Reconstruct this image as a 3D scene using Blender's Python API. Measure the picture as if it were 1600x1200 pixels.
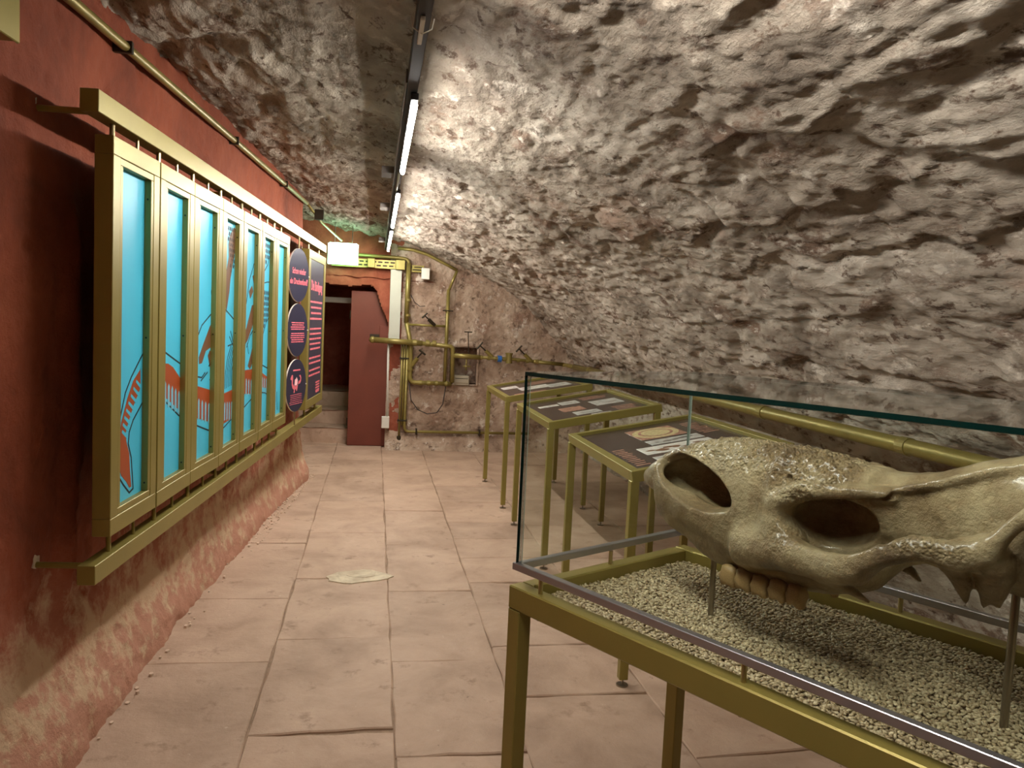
import bpy, bmesh, math, random
import numpy as np
from mathutils import Vector, Matrix, geometry

random.seed(7)
rng = np.random.default_rng(11)
scene = bpy.context.scene
for o in list(bpy.data.objects):
    bpy.data.objects.remove(o)
COL = scene.collection

# ------------------------------------------------------------------ camera
YAW, PITCH, ROLL, FPX = 0.175759, -0.073625, 0.047134, 1222.3
CAM = Vector((0, 0, 1.6))
fwd = Vector((math.sin(YAW) * math.cos(PITCH), math.cos(YAW) * math.cos(PITCH), math.sin(PITCH)))
rgt = Vector((math.cos(YAW), -math.sin(YAW), 0))
upv = rgt.cross(fwd)
r2 = math.cos(ROLL) * rgt + math.sin(ROLL) * upv
u2 = -math.sin(ROLL) * rgt + math.cos(ROLL) * upv
cd = bpy.data.cameras.new('camera')
cd.sensor_width = 36
cd.lens = 36 * FPX / 1600
cd.clip_start = 0.02
cam = bpy.data.objects.new('camera', cd)
COL.objects.link(cam)
cam.matrix_world = Matrix(((r2.x, u2.x, -fwd.x, CAM.x), (r2.y, u2.y, -fwd.y, CAM.y), (r2.z, u2.z, -fwd.z, CAM.z), (0, 0, 0, 1)))
scene.camera = cam

# ------------------------------------------------------------------ world and exposure
w = bpy.data.worlds.new('world')
scene.world = w
w.use_nodes = True
w.node_tree.nodes['Background'].inputs[0].default_value = (0.9, 0.8, 0.7, 1)
w.node_tree.nodes['Background'].inputs[1].default_value = 0.0
scene.view_settings.view_transform = 'Standard'
scene.view_settings.look = 'None'
scene.view_settings.gamma = 1
scene.view_settings.use_curve_mapping = False
scene.view_settings.exposure = 0.0
LED_STRENGTH = 380.0        # emission of the LED lens strips on the ceiling rail
SIGN_STRENGTH = 14.0

# ------------------------------------------------------------------ noise (vectorised)
_perm = rng.permutation(256)
_perm = np.concatenate([_perm, _perm, _perm]).astype(np.int64)
_grad = rng.normal(size=(256, 3))
_grad /= np.linalg.norm(_grad, axis=1)[:, None]

def perlin(p):
    i = np.floor(p).astype(np.int64)
    f = p - i
    u = f * f * f * (f * (f * 6 - 15) + 10)
    i &= 255
    out = 0
    for dx in (0, 1):
        for dy in (0, 1):
            for dz in (0, 1):
                h = _perm[_perm[_perm[i[:, 0] + dx] + i[:, 1] + dy] + i[:, 2] + dz]
                g = _grad[h]
                d = g[:, 0] * (f[:, 0] - dx) + g[:, 1] * (f[:, 1] - dy) + g[:, 2] * (f[:, 2] - dz)
                wt = (u[:, 0] if dx else 1 - u[:, 0]) * (u[:, 1] if dy else 1 - u[:, 1]) * (u[:, 2] if dz else 1 - u[:, 2])
                out = out + d * wt
    return out

def fbm(p, octaves=4, gain=0.5, ridged=False):
    a, s, out = 1.0, 1.0, 0
    for k in range(octaves):
        n = perlin(p * s + 17.3 * k)
        if ridged:
            n = 0.5 - np.abs(n) * 1.6
        out = out + a * n
        a *= gain
        s *= 2.03
    return out

# ------------------------------------------------------------------ materials
def lin(r, g, b):
    f = lambda c: (c / 255 / 12.92) if c / 255 <= 0.04045 else ((c / 255 + 0.055) / 1.055) ** 2.4
    return (f(r), f(g), f(b), 1)

MATS = {}
def new_mat(name):
    m = bpy.data.materials.new(name)
    m.use_nodes = True
    nt = m.node_tree
    return m, nt, nt.nodes['Principled BSDF']

def simple(name, col, rough=0.5, metal=0.0, emit=0.0, spec=None, vary=0.0, vscale=8.0, bump=0.0, bscale=60.0, coat=0.0):
    m, nt, b = new_mat(name)
    b.inputs['Base Color'].default_value = col
    b.inputs['Roughness'].default_value = rough
    b.inputs['Metallic'].default_value = metal
    if spec is not None:
        b.inputs['Specular IOR Level'].default_value = spec
    if coat:
        b.inputs['Coat Weight'].default_value = coat
        b.inputs['Coat Roughness'].default_value = 0.15
    if emit:
        b.inputs['Emission Color'].default_value = col
        b.inputs['Emission Strength'].default_value = emit
    tc = nt.nodes.new('ShaderNodeTexCoord')
    if vary:
        n = nt.nodes.new('ShaderNodeTexNoise')
        n.inputs['Scale'].default_value = vscale
        n.inputs['Detail'].default_value = 6
        nt.links.new(tc.outputs['Object'], n.inputs['Vector'])
        hs = nt.nodes.new('ShaderNodeHueSaturation')
        hs.inputs['Color'].default_value = col
        mr = nt.nodes.new('ShaderNodeMapRange')
        mr.inputs[1].default_value, mr.inputs[2].default_value = 0.3, 0.7
        mr.inputs[3].default_value, mr.inputs[4].default_value = 1 - vary, 1 + vary
        nt.links.new(n.outputs['Fac'], mr.inputs[0])
        nt.links.new(mr.outputs[0], hs.inputs['Value'])
        nt.links.new(hs.outputs[0], b.inputs['Base Color'])
    if bump:
        n2 = nt.nodes.new('ShaderNodeTexNoise')
        n2.inputs['Scale'].default_value = bscale
        n2.inputs['Detail'].default_value = 5
        nt.links.new(tc.outputs['Object'], n2.inputs['Vector'])
        bp = nt.nodes.new('ShaderNodeBump')
        bp.inputs['Strength'].default_value = bump
        bp.inputs['Distance'].default_value = 0.01
        nt.links.new(n2.outputs['Fac'], bp.inputs['Height'])
        nt.links.new(bp.outputs[0], b.inputs['Normal'])
    MATS[name] = m
    return m

def layered(name, stops, scale=2.0, detail=10, rough=0.85, bump=0.4, bscale=45.0, bdist=0.01, stretch=(1, 1, 1), extra=None, rnd=0.0, distort=0.4, pits=0.0, spec=0.3):
    """colour ramp over layered noise + bump; extra = list of (z-gradient or noise mix) tuples"""
    m, nt, b = new_mat(name)
    N, Lk = nt.nodes, nt.links
    b.inputs['Roughness'].default_value = rough
    b.inputs['Specular IOR Level'].default_value = spec
    geo = N.new('ShaderNodeNewGeometry')
    mp = N.new('ShaderNodeMapping')
    mp.inputs['Scale'].default_value = stretch
    Lk.new(geo.outputs['Position'], mp.inputs['Vector'])
    n = N.new('ShaderNodeTexNoise')
    n.inputs['Scale'].default_value = scale
    n.inputs['Detail'].default_value = detail
    n.inputs['Roughness'].default_value = 0.65
    n.inputs['Distortion'].default_value = distort
    Lk.new(mp.outputs[0], n.inputs['Vector'])
    cr = N.new('ShaderNodeValToRGB')
    el = cr.color_ramp.elements
    while len(el) < len(stops):
        el.new(0.5)
    for e, (pos, col) in zip(el, stops):
        e.position = pos
        e.color = col
    Lk.new(n.outputs['Fac'], cr.inputs[0])
    cur = cr.outputs[0]
    for (kind, a0, a1, sc, col) in (extra or []):
        mix = N.new('ShaderNodeMix')
        mix.data_type = 'RGBA'
        nn = N.new('ShaderNodeTexNoise')
        nn.inputs['Scale'].default_value = sc
        nn.inputs['Detail'].default_value = 8
        nn.inputs['Roughness'].default_value = 0.7
        Lk.new(mp.outputs[0], nn.inputs['Vector'])
        mr = N.new('ShaderNodeMapRange')
        mr.inputs[1].default_value, mr.inputs[2].default_value = a0, a1
        if kind == 'noise':
            Lk.new(nn.outputs['Fac'], mr.inputs[0])
        else:
            sep = N.new('ShaderNodeSeparateXYZ')
            Lk.new(geo.outputs['Position'], sep.inputs[0])
            ad = N.new('ShaderNodeMath')
            ad.operation = 'MULTIPLY_ADD'
            Lk.new(nn.outputs['Fac'], ad.inputs[0])
            ad.inputs[1].default_value = {'z': 1.6, 'x': 0.5, 'y': 3.0}[kind]
            Lk.new(sep.outputs['XYZ'.index(kind.upper())], ad.inputs[2])
            Lk.new(ad.outputs[0], mr.inputs[0])
        Lk.new(mr.outputs[0], mix.inputs['Factor'])
        Lk.new(cur, mix.inputs['A'])
        mix.inputs['B'].default_value = col
        cur = mix.outputs['Result']
    if rnd:
        oi = N.new('ShaderNodeObjectInfo')
        hs = N.new('ShaderNodeHueSaturation')
        mr = N.new('ShaderNodeMapRange')
        mr.inputs[3].default_value, mr.inputs[4].default_value = 1 - rnd, 1 + rnd
        Lk.new(oi.outputs['Random'], mr.inputs[0])
        Lk.new(mr.outputs[0], hs.inputs['Value'])
        Lk.new(cur, hs.inputs['Color'])
        cur = hs.outputs[0]
    Lk.new(cur, b.inputs['Base Color'])
    n2 = N.new('ShaderNodeTexNoise')
    n2.inputs['Scale'].default_value = bscale
    n2.inputs['Detail'].default_value = 8
    n2.inputs['Roughness'].default_value = 0.7
    Lk.new(mp.outputs[0], n2.inputs['Vector'])
    h = n2.outputs['Fac']
    if pits:
        vo = N.new('ShaderNodeTexVoronoi')
        vo.inputs['Scale'].default_value = bscale * 0.5
        Lk.new(mp.outputs[0], vo.inputs['Vector'])
        ma = N.new('ShaderNodeMath')
        ma.operation = 'MULTIPLY_ADD'
        Lk.new(vo.outputs['Distance'], ma.inputs[0])
        ma.inputs[1].default_value = pits
        Lk.new(h, ma.inputs[2])
        h = ma.outputs[0]
    bp = N.new('ShaderNodeBump')
    bp.inputs['Strength'].default_value = bump
    bp.inputs['Distance'].default_value = bdist
    Lk.new(h, bp.inputs['Height'])
    Lk.new(bp.outputs[0], b.inputs['Normal'])
    MATS[name] = m
    return m

layered('vault', [(0.30, lin(112, 100, 87)), (0.43, lin(156, 143, 127)), (0.54, lin(184, 172, 155)), (0.68, lin(212, 202, 186))],
        scale=2.6, bump=1.0, bscale=30, bdist=0.026, stretch=(1, 0.55, 1.3), pits=0.5,
        extra=[('noise', 0.56, 0.66, 1.1, lin(166, 142, 124)), ('noise', 0.55, 0.62, 4.0, lin(128, 104, 86)), ('noise', 0.56, 0.63, 13.0, lin(104, 84, 68)), ('noise', 0.58, 0.66, 8.0, lin(220, 210, 194))], rnd=0.07)
layered('back_stone', [(0.30, lin(126, 102, 84)), (0.45, lin(168, 142, 120)), (0.60, lin(194, 172, 150)), (0.72, lin(218, 202, 182))],
        scale=2.6, bump=1.0, bscale=32, bdist=0.022, pits=0.4, extra=[('noise', 0.55, 0.65, 3.0, lin(150, 116, 96)), ('noise', 0.55, 0.63, 9.0, lin(118, 96, 80)), ('noise', 0.58, 0.65, 6.0, lin(216, 202, 184))])
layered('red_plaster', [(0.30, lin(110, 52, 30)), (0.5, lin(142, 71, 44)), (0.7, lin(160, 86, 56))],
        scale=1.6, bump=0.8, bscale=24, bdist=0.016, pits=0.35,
        extra=[('z', 1.60, 1.24, 3.0, lin(168, 106, 82)), ('z', 1.36, 1.12, 5.0, lin(200, 170, 138)), ('z', 1.06, 0.90, 9.0, lin(186, 136, 112))])  # bare worn plaster low down, made paler to paint in light along the foot
layered('red_stone', [(0.30, lin(100, 46, 30)), (0.5, lin(142, 74, 52)), (0.7, lin(166, 98, 74))],
        scale=2.0, bump=0.7, bscale=22, bdist=0.014)
layered('flag', [(0.30, lin(158, 130, 108)), (0.5, lin(180, 152, 129)), (0.7, lin(196, 168, 145))],
        scale=2.2, rough=0.62, bump=0.6, bscale=26, bdist=0.009, rnd=0.09, spec=0.35,
        extra=[('noise', 0.58, 0.70, 6.0, lin(142, 114, 92)), ('noise', 0.66, 0.72, 22.0, lin(206, 186, 164)), ('noise', 0.66, 0.71, 15.0, lin(112, 90, 72))])
layered('flag_pale', [(0.30, lin(170, 150, 124)), (0.6, lin(214, 200, 172))], scale=9, rough=0.7, bump=0.5, bscale=50, bdist=0.006)
layered('mortar', [(0.3, lin(128, 104, 84)), (0.7, lin(168, 142, 118))], scale=12, bump=0.6, bscale=60)
layered('dust', [(0.3, lin(196, 168, 144)), (0.7, lin(222, 202, 180))], scale=14, bump=0.6, bscale=60)
simple('olive', lin(146, 133, 68), rough=0.40, metal=0.4, vary=0.06, vscale=5, bump=0.05, bscale=220)
simple('olive_pipe', lin(138, 124, 66), rough=0.38, metal=0.4, vary=0.12, vscale=9, bump=0.1, bscale=80)
simple('brass_pin', lin(176, 162, 120), rough=0.3, metal=0.9)
simple('steel', lin(170, 168, 172), rough=0.32, metal=0.85, vary=0.05, vscale=12)
simple('steel_post', lin(150, 142, 128), rough=0.28, metal=0.95)
simple('black_line', lin(18, 28, 36), rough=0.7)
simple('screw', lin(70, 62, 40), rough=0.4, metal=0.8)
simple('blue_print', lin(70, 190, 222), rough=0.42, spec=0.4, vary=0.03, vscale=2)
simple('orange_print', lin(158, 70, 30), rough=0.45)
simple('brown_print', lin(112, 76, 50), rough=0.45)
simple('pale_print', lin(118, 186, 208), rough=0.5)
simple('navy', lin(38, 38, 60), rough=0.4, vary=0.05, vscale=3)
simple('pink', lin(226, 110, 122), rough=0.5)
simple('pale_pink', lin(250, 196, 200), rough=0.5)
simple('white_edge', lin(232, 226, 216), rough=0.5)
simple('seam', lin(20, 20, 14), rough=0.8)
simple('rail_black', lin(34, 32, 34), rough=0.6)
simple('rail_grey', lin(112, 104, 98), rough=0.5, metal=0.3)
simple('white_plastic', lin(215, 212, 200), rough=0.5)
simple('white_board', lin(184, 184, 168), rough=0.7, vary=0.05, vscale=5)
simple('door_red', lin(110, 50, 31), rough=0.6, vary=0.10, vscale=3, bump=0.1, bscale=20)
simple('dark_iron', lin(58, 50, 36), rough=0.5, metal=0.6)
simple('blue_valve', lin(40, 100, 170), rough=0.4)
simple('meter_box', lin(168, 158, 136), rough=0.6)
simple('table_print', lin(64, 50, 48), rough=0.25, vary=0.2, vscale=6)
simple('photo_grey', lin(186, 182, 176), rough=0.25, vary=0.25, vscale=30)
simple('photo_white', lin(222, 216, 208), rough=0.25, vary=0.12, vscale=45)
simple('photo_red', lin(168, 122, 104), rough=0.25, vary=0.35, vscale=40)
simple('photo_gold', lin(204, 184, 136), rough=0.25, vary=0.25, vscale=60)
simple('cable', lin(36, 30, 26), rough=0.6)
simple('tooth', lin(162, 136, 90), rough=0.45, vary=0.5, vscale=40, bump=0.15, bscale=90)

def emis(name, col, s):
    m = bpy.data.materials.new(name)
    m.use_nodes = True
    nt = m.node_tree
    nt.nodes.clear()
    e = nt.nodes.new('ShaderNodeEmission')
    e.inputs[0].default_value = col
    e.inputs[1].default_value = s
    o = nt.nodes.new('ShaderNodeOutputMaterial')
    nt.links.new(e.outputs[0], o.inputs[0])
    MATS[name] = m
emis('led', (1.0, 0.955, 0.89, 1), LED_STRENGTH)
emis('exit_white', (0.40, 1.0, 0.62, 1), SIGN_STRENGTH)

def glass_mat():
    m = bpy.data.materials.new('pane_glass')
    m.use_nodes = True
    nt = m.node_tree
    nt.nodes.clear()
    o = nt.nodes.new('ShaderNodeOutputMaterial')
    tr = nt.nodes.new('ShaderNodeBsdfTransparent')
    tr.inputs[0].default_value = (0.965, 0.985, 0.972, 1)
    gl = nt.nodes.new('ShaderNodeBsdfGlossy')
    gl.inputs['Roughness'].default_value = 0.02
    gl.inputs[0].default_value = (1, 1, 1, 1)
    lw = nt.nodes.new('ShaderNodeLayerWeight')
    pw = nt.nodes.new('ShaderNodeMath')
    pw.operation = 'POWER'
    nt.links.new(lw.outputs['Facing'], pw.inputs[0])
    pw.inputs[1].default_value = 5.0
    fr = nt.nodes.new('ShaderNodeMath')
    fr.operation = 'MULTIPLY_ADD'
    nt.links.new(pw.outputs[0], fr.inputs[0])
    fr.inputs[1].default_value = 0.9
    fr.inputs[2].default_value = 0.018
    mx = nt.nodes.new('ShaderNodeMixShader')
    nt.links.new(fr.outputs[0], mx.inputs[0])
    nt.links.new(tr.outputs[0], mx.inputs[1])
    nt.links.new(gl.outputs[0], mx.inputs[2])
    nt.links.new(mx.outputs[0], o.inputs[0])
    MATS['pane_glass'] = m
glass_mat()
simple('glass_edge', lin(4, 34, 30), rough=0.12, spec=0.6)
simple('glass_seam', lin(150, 168, 158), rough=0.3)

def bone_mat():
    m, nt, b = new_mat('bone')
    N, Lk = nt.nodes, nt.links
    tc = N.new('ShaderNodeTexCoord')
    n = N.new('ShaderNodeTexNoise')
    n.inputs['Scale'].default_value = 6
    n.inputs['Detail'].default_value = 9
    n.inputs['Roughness'].default_value = 0.65
    Lk.new(tc.outputs['Object'], n.inputs['Vector'])
    cr = N.new('ShaderNodeValToRGB')
    el = cr.color_ramp.elements
    el.new(0.5)
    el.new(0.6)
    for e, (p_, c_) in zip(el, [(0.30, lin(92, 72, 44)), (0.44, lin(132, 112, 76)), (0.58, lin(168, 152, 114)), (0.72, lin(150, 136, 106))]):
        e.position, e.color = p_, c_
    Lk.new(n.outputs['Fac'], cr.inputs[0])
    Lk.new(cr.outputs[0], b.inputs['Base Color'])
    b.inputs['Roughness'].default_value = 0.42
    b.inputs['Coat Weight'].default_value = 0.6
    b.inputs['Coat Roughness'].default_value = 0.22
    b.inputs['Specular IOR Level'].default_value = 0.5
    n2 = N.new('ShaderNodeTexNoise')
    n2.inputs['Scale'].default_value = 55
    n2.inputs['Detail'].default_value = 6
    Lk.new(tc.outputs['Object'], n2.inputs['Vector'])
    n2.inputs['Roughness'].default_value = 0.7
    vo = N.new('ShaderNodeTexVoronoi')
    vo.inputs['Scale'].default_value = 150
    Lk.new(tc.outputs['Object'], vo.inputs['Vector'])
    at = N.new('ShaderNodeAttribute')
    at.attribute_name = 'rugosity'
    mu = N.new('ShaderNodeMath')
    mu.operation = 'MULTIPLY'
    Lk.new(vo.outputs['Distance'], mu.inputs[0])
    Lk.new(at.outputs['Fac'], mu.inputs[1])
    ma = N.new('ShaderNodeMath')
    ma.operation = 'MULTIPLY_ADD'
    Lk.new(mu.outputs[0], ma.inputs[0])
    ma.inputs[1].default_value = -0.9
    Lk.new(n2.outputs['Fac'], ma.inputs[2])
    bp = N.new('ShaderNodeBump')
    bp.inputs['Strength'].default_value = 1.0
    bp.inputs['Distance'].default_value = 0.010
    Lk.new(ma.outputs[0], bp.inputs['Height'])
    Lk.new(bp.outputs[0], b.inputs['Normal'])
    MATS['bone'] = m
bone_mat()

def gravel_mat():
    m, nt, b = new_mat('gravel')
    N, Lk = nt.nodes, nt.links
    geo = N.new('ShaderNodeNewGeometry')
    cr = N.new('ShaderNodeValToRGB')
    el = cr.color_ramp.elements
    el.new(0.5)
    for e, (p_, c_) in zip(el, [(0.0, lin(140, 122, 90)), (0.5, lin(172, 156, 120)), (1.0, lin(204, 190, 154))]):
        e.position, e.color = p_, c_
    Lk.new(geo.outputs['Random Per Island'], cr.inputs[0])
    Lk.new(cr.outputs[0], b.inputs['Base Color'])
    b.inputs['Roughness'].default_value = 0.42
    MATS['gravel'] = m
gravel_mat()

# ------------------------------------------------------------------ mesh helpers
class MB:
    def __init__(self):
        self.v, self.f = [], []

    def add(self, vs, fs):
        b = len(self.v)
        self.v += [tuple(x) for x in vs]
        self.f += [tuple(i + b for i in q) for q in fs]
        return self

    def box(self, x0, x1, y0, y1, z0, z1, c=0.0015, M=None):
        """box with chamfered edges (24 vertices)"""
        mn, mx = (x0, y0, z0), (x1, y1, z1)
        c = min(c, *(abs(b - a) * 0.3 for a, b in zip(mn, mx)))
        vs, idx = [], {}
        for ix in (0, 1):
            for iy in (0, 1):
                for iz in (0, 1):
                    s = (ix, iy, iz)
                    for ax in range(3):
                        p = [(mx[k] - (0 if k == ax else c)) if s[k] else (mn[k] + (0 if k == ax else c)) for k in range(3)]
                        idx[(s, ax)] = len(vs)
                        vs.append(p)
        fs = []
        for ax in range(3):
            o1, o2 = [(1, 2), (2, 0), (0, 1)][ax]
            for sd in (0, 1):
                q = []
                for (a, b) in ((0, 0), (1, 0), (1, 1), (0, 1)):
                    s = [0, 0, 0]
                    s[ax], s[o1], s[o2] = sd, a, b
                    q.append(idx[(tuple(s), ax)])
                fs.append(q if sd else q[::-1])
        for ax in range(3):           # edges parallel to ax
            o1, o2 = [(1, 2), (2, 0), (0, 1)][ax]
            for a in (0, 1):
                for b in (0, 1):
                    s0, s1 = [0, 0, 0], [0, 0, 0]
                    s0[o1] = s1[o1] = a
                    s0[o2] = s1[o2] = b
                    s1[ax] = 1
                    q = [idx[(tuple(s0), o1)], idx[(tuple(s1), o1)], idx[(tuple(s1), o2)], idx[(tuple(s0), o2)]]
                    fs.append(q if (a != b) else q[::-1])
        for ix in (0, 1):
            for iy in (0, 1):
                for iz in (0, 1):
                    s = (ix, iy, iz)
                    t = [idx[(s, 0)], idx[(s, 1)], idx[(s, 2)]]
                    fs.append(t if (ix + iy + iz) % 2 else t[::-1])
        if M is not None:
            vs = [M @ Vector(p) for p in vs]
        return self.add(vs, fs)

    def tube(self, pts, r, n=12, caps=True, radii=None):
        pts = [Vector(p) for p in pts]
        rings = []
        up = None
        vs, fs = [], []
        for i, p in enumerate(pts):
            t = (pts[min(i + 1, len(pts) - 1)] - pts[max(i - 1, 0)]).normalized()
            if up is None:
                up = Vector((0, 0, 1)) if abs(t.z) < 0.9 else Vector((1, 0, 0))
            a = t.cross(up).normalized()
            bb = a.cross(t).normalized()
            up = bb
            rr = radii[i] if radii else r
            for k in range(n):
                an = 2 * math.pi * k / n
                vs.append(p + a * math.cos(an) * rr + bb * math.sin(an) * rr)
        for i in range(len(pts) - 1):
            for k in range(n):
                a0, a1 = i * n + k, i * n + (k + 1) % n
                fs.append((a0, a0 + n, a1 + n, a1))
        if caps:
            fs.append(tuple(range(n)))
            fs.append(tuple(reversed([(len(pts) - 1) * n + k for k in range(n)])))
        return self.add(vs, fs)

    def prism(self, poly, z0, z1, M=None):
        """poly in local xy, extruded z0..z1"""
        n = len(poly)
        area = sum(poly[i][0] * poly[(i + 1) % n][1] - poly[(i + 1) % n][0] * poly[i][1] for i in range(n))
        if area < 0:
            poly = poly[::-1]
        vs = [Vector((x, y, z0)) for x, y in poly] + [Vector((x, y, z1)) for x, y in poly]
        fs = []
        tri = geometry.tessellate_polygon([[Vector((x, y, 0)) for x, y in poly]])
        for t in tri:
            a, b, c = t
            ar = (poly[b][0] - poly[a][0]) * (poly[c][1] - poly[a][1]) - (poly[c][0] - poly[a][0]) * (poly[b][1] - poly[a][1])
            if ar < 0:
                b, c = c, b
            fs.append((n + a, n + b, n + c))
            fs.append((a, c, b))
        for i in range(n):
            j = (i + 1) % n
            fs.append((i, j, n + j, n + i))
        if M is not None:
            vs = [M @ v for v in vs]
        return self.add(vs, fs)

    def ribbon(self, pts, wd, z0, z1):
        """flat stroke through 2D points"""
        for (a, b) in zip(pts[:-1], pts[1:]):
            a, b = Vector(a), Vector(b)
            d = (b - a)
            if d.length < 1e-6:
                continue
            d.normalize()
            nrm = Vector((-d.y, d.x)) * wd / 2
            e = d * wd * 0.3
            self.prism([tuple(a - e + nrm), tuple(a - e - nrm), tuple(b + e - nrm), tuple(b + e + nrm)], z0, z1)
        return self

    def build(self, name, mat, parent=None, smooth=False, M=None):
        me = bpy.data.meshes.new(name)
        me.from_pydata([tuple(v) for v in self.v], [], self.f)
        if smooth:
            me.shade_smooth()
        me.materials.append(MATS[mat])
        return link(name, me, parent, M)

def link(name, data, parent=None, M=None):
    o = bpy.data.objects.new(name, data)
    COL.objects.link(o)
    if parent is not None:
        o.parent = parent
    if M is not None:
        o.matrix_basis = M
    return o

def tag(o, label=None, cat=None, group=None, kind=None):
    if label: o['label'] = label
    if cat: o['category'] = cat
    if group: o['group'] = group
    if kind: o['kind'] = kind
    return o

def thing(name, label, cat, M=None, group=None):
    return tag(link(name, None, None, M), label, cat, group)

def struct(o, label=None):
    o['kind'] = 'structure'
    if label: o['label'] = label
    return o

def np_mesh(name, V, F, mat, parent=None, smooth=True, normals=None):
    me = bpy.data.meshes.new(name)
    V = np.asarray(V, np.float32)
    F = np.asarray(F, np.int32)
    k = F.shape[1]
    me.vertices.add(len(V))
    me.vertices.foreach_set('co', V.ravel())
    me.loops.add(F.size)
    me.loops.foreach_set('vertex_index', F.ravel())
    me.polygons.add(len(F))
    me.polygons.foreach_set('loop_start', np.arange(0, F.size, k, dtype=np.int32))
    me.update(calc_edges=True)
    if smooth:
        me.shade_smooth()
    if normals is not None:
        me.normals_split_custom_set_from_vertices(np.asarray(normals, np.float32))
    me.materials.append(MATS[mat])
    return link(name, me, parent)

def grid_faces(nu, nv):
    i = np.arange(nu * nv).reshape(nu, nv)
    return np.stack([i[:-1, :-1], i[1:, :-1], i[1:, 1:], i[:-1, 1:]], -1).reshape(-1, 4)

def vert_normals(V, F):
    a, b, c, d = (V[F[:, k]] for k in range(4))
    n = np.cross(c - a, d - b)
    out = np.zeros_like(V)
    for k in range(4):
        np.add.at(out, F[:, k], n)
    return out / (np.linalg.norm(out, axis=1)[:, None] + 1e-12)

# ------------------------------------------------------------------ room shell: vault and right wall
PA = 0.0786                                   # direction of the left wall
PD = Vector((math.sin(PA), math.cos(PA), 0))
PN = Vector((math.cos(PA), -math.sin(PA), 0))
P0 = Vector((-1.0, 4.5, 0))
YB = 9.9                                      # far wall plane
prof = np.array([(-1.75, 2.78), (-1.3, 2.80), (-.9, 2.80), (-.55, 2.74), (-.24, 2.68), (.07, 2.63), (.4, 2.57), (.7, 2.48), (1.0, 2.36),
                 (1.4, 2.19), (1.77, 2.0), (2.07, 1.73), (2.38, 1.39), (2.64, 1.10), (2.72, .8), (2.74, .4), (2.72, -0.03)])
seg = np.r_[0, np.cumsum(np.linalg.norm(np.diff(prof, axis=0), axis=1))]
def prof_at(s):
    # smooth the polyline a little
    out = 0
    for k, wgt in ((-.12, .25), (0, .5), (.12, .25)):
        t = np.clip(s + k, 0, seg[-1])
        out = out + wgt * np.stack([np.interp(t, seg, prof[:, 0]), np.interp(t, seg, prof[:, 1])], -1)
    return out
SL = seg[-1]
def vault_grid():
    s = np.linspace(0, SL, 420)
    y = np.r_[np.arange(-2.6, 0.6, 0.06), np.arange(0.6, YB + 0.28, 0.0125)]
    S, Yg = np.meshgrid(s, y, indexing='ij')
    pz = prof_at(s)
    tg = np.gradient(pz, s, axis=0)
    tg /= np.linalg.norm(tg, axis=1)[:, None]
    nr = np.stack([tg[:, 1], -tg[:, 0]], -1)           # points into the room
    base = np.stack([np.repeat(pz[:, :1], len(y), 1), Yg, np.repeat(pz[:, 1:], len(y), 1)], -1).reshape(-1, 3)
    NR = np.stack([np.repeat(nr[:, :1], len(y), 1), 0 * Yg, np.repeat(nr[:, 1:], len(y), 1)], -1).reshape(-1, 3)
    sf, yf = S.ravel(), Yg.ravel()
    q = np.stack([sf, yf, 0 * sf], -1)
    wx = fbm(q * 2.2 + 5, 3) * 0.16
    wy = fbm(q * 2.2 + 55, 3) * 0.22
    cs, cy = 0.34, 0.66
    a, b = (sf + wx) / cs, (yf + wy) / cy
    b = b + 0.5 * (np.floor(a).astype(int) & 1) * 0
    ia, ib = np.floor(a).astype(int), np.floor(b).astype(int)
    jit = rng.random((80, 80, 3))
    d1 = np.full(len(sf), 9.0); d2 = d1.copy(); cid = np.zeros(len(sf), int)
    for da in (-1, 0, 1):
        for db in (-1, 0, 1):
            ca, cb = ia + da, ib + db
            j = jit[ca % 80, cb % 80]
            px = ca + 0.15 + 0.7 * j[:, 0]
            py = cb + 0.5 * (ca & 1) + 0.15 + 0.7 * j[:, 1] - 0.25
            d = np.sqrt((a - px) ** 2 + ((b - py) * 1.15) ** 2)
            near = d < d1
            d2 = np.where(near, d1, np.minimum(d2, d))
            cid = np.where(near, (ca + 10) * 200 + (cb + 40), cid)
            d1 = np.where(near, d, d1)
    edge = np.clip((d2 - d1) / 0.34, 0, 1)
    stone = edge * edge * (3 - 2 * edge)
    cell = jit[(cid // 200 - 10) % 80, (cid % 200 - 40) % 80]
    q3 = base * np.array([1, 0.5, 1])
    mask = np.clip(0.5 + 1.6 * fbm(q3 * 0.9 + 3, 2), 0.12, 1)       # where plaster hides the joints
    disp = 0.032 * (stone - 0.6) * mask + 0.020 * (cell[:, 2] - 0.5) * stone
    disp += 0.020 * fbm(q3 * 2.2 + 9, 3) + 0.017 * fbm(q3 * np.array([9, 5, 11]) + 31, 3, ridged=True)
    disp += 0.012 * fbm(q3 * 22, 3) + 0.006 * fbm(base * 44 + 5, 2, ridged=True)
    low = np.clip((sf - 1.6) / 2.0, 0.15, 1)
    disp += 0.016 * low * fbm(np.stack([sf * 6.5 + wx * 4, yf * 1.0, 0 * sf], -1) + 13, 3, ridged=True)
    pit = fbm(q3 * 5.5 + 71, 2)
    disp -= 0.11 * np.clip(pit - 0.36, 0, 0.4)
    tilt = (a - np.floor(a) - 0.5) * 0.02                              # courses overhang a little
    disp += tilt * mask
    V = base + NR * disp[:, None]
    F = grid_faces(len(s), len(y))
    return V, F, cid, sf, yf
V, F, cid, sf, yf = vault_grid()
VN = vert_normals(V, F)
mid = V[F].mean(1)
if (VN[len(VN) // 3] * (np.array([0.3, 4, 1.2]) - V[len(V) // 3])).sum() < 0:
    F = F[:, ::-1]
    VN = -VN
fc = cid[F[:, 0]]
cells, inv = np.unique(fc, return_inverse=True)
order = np.argsort(inv, kind='stable')
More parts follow.
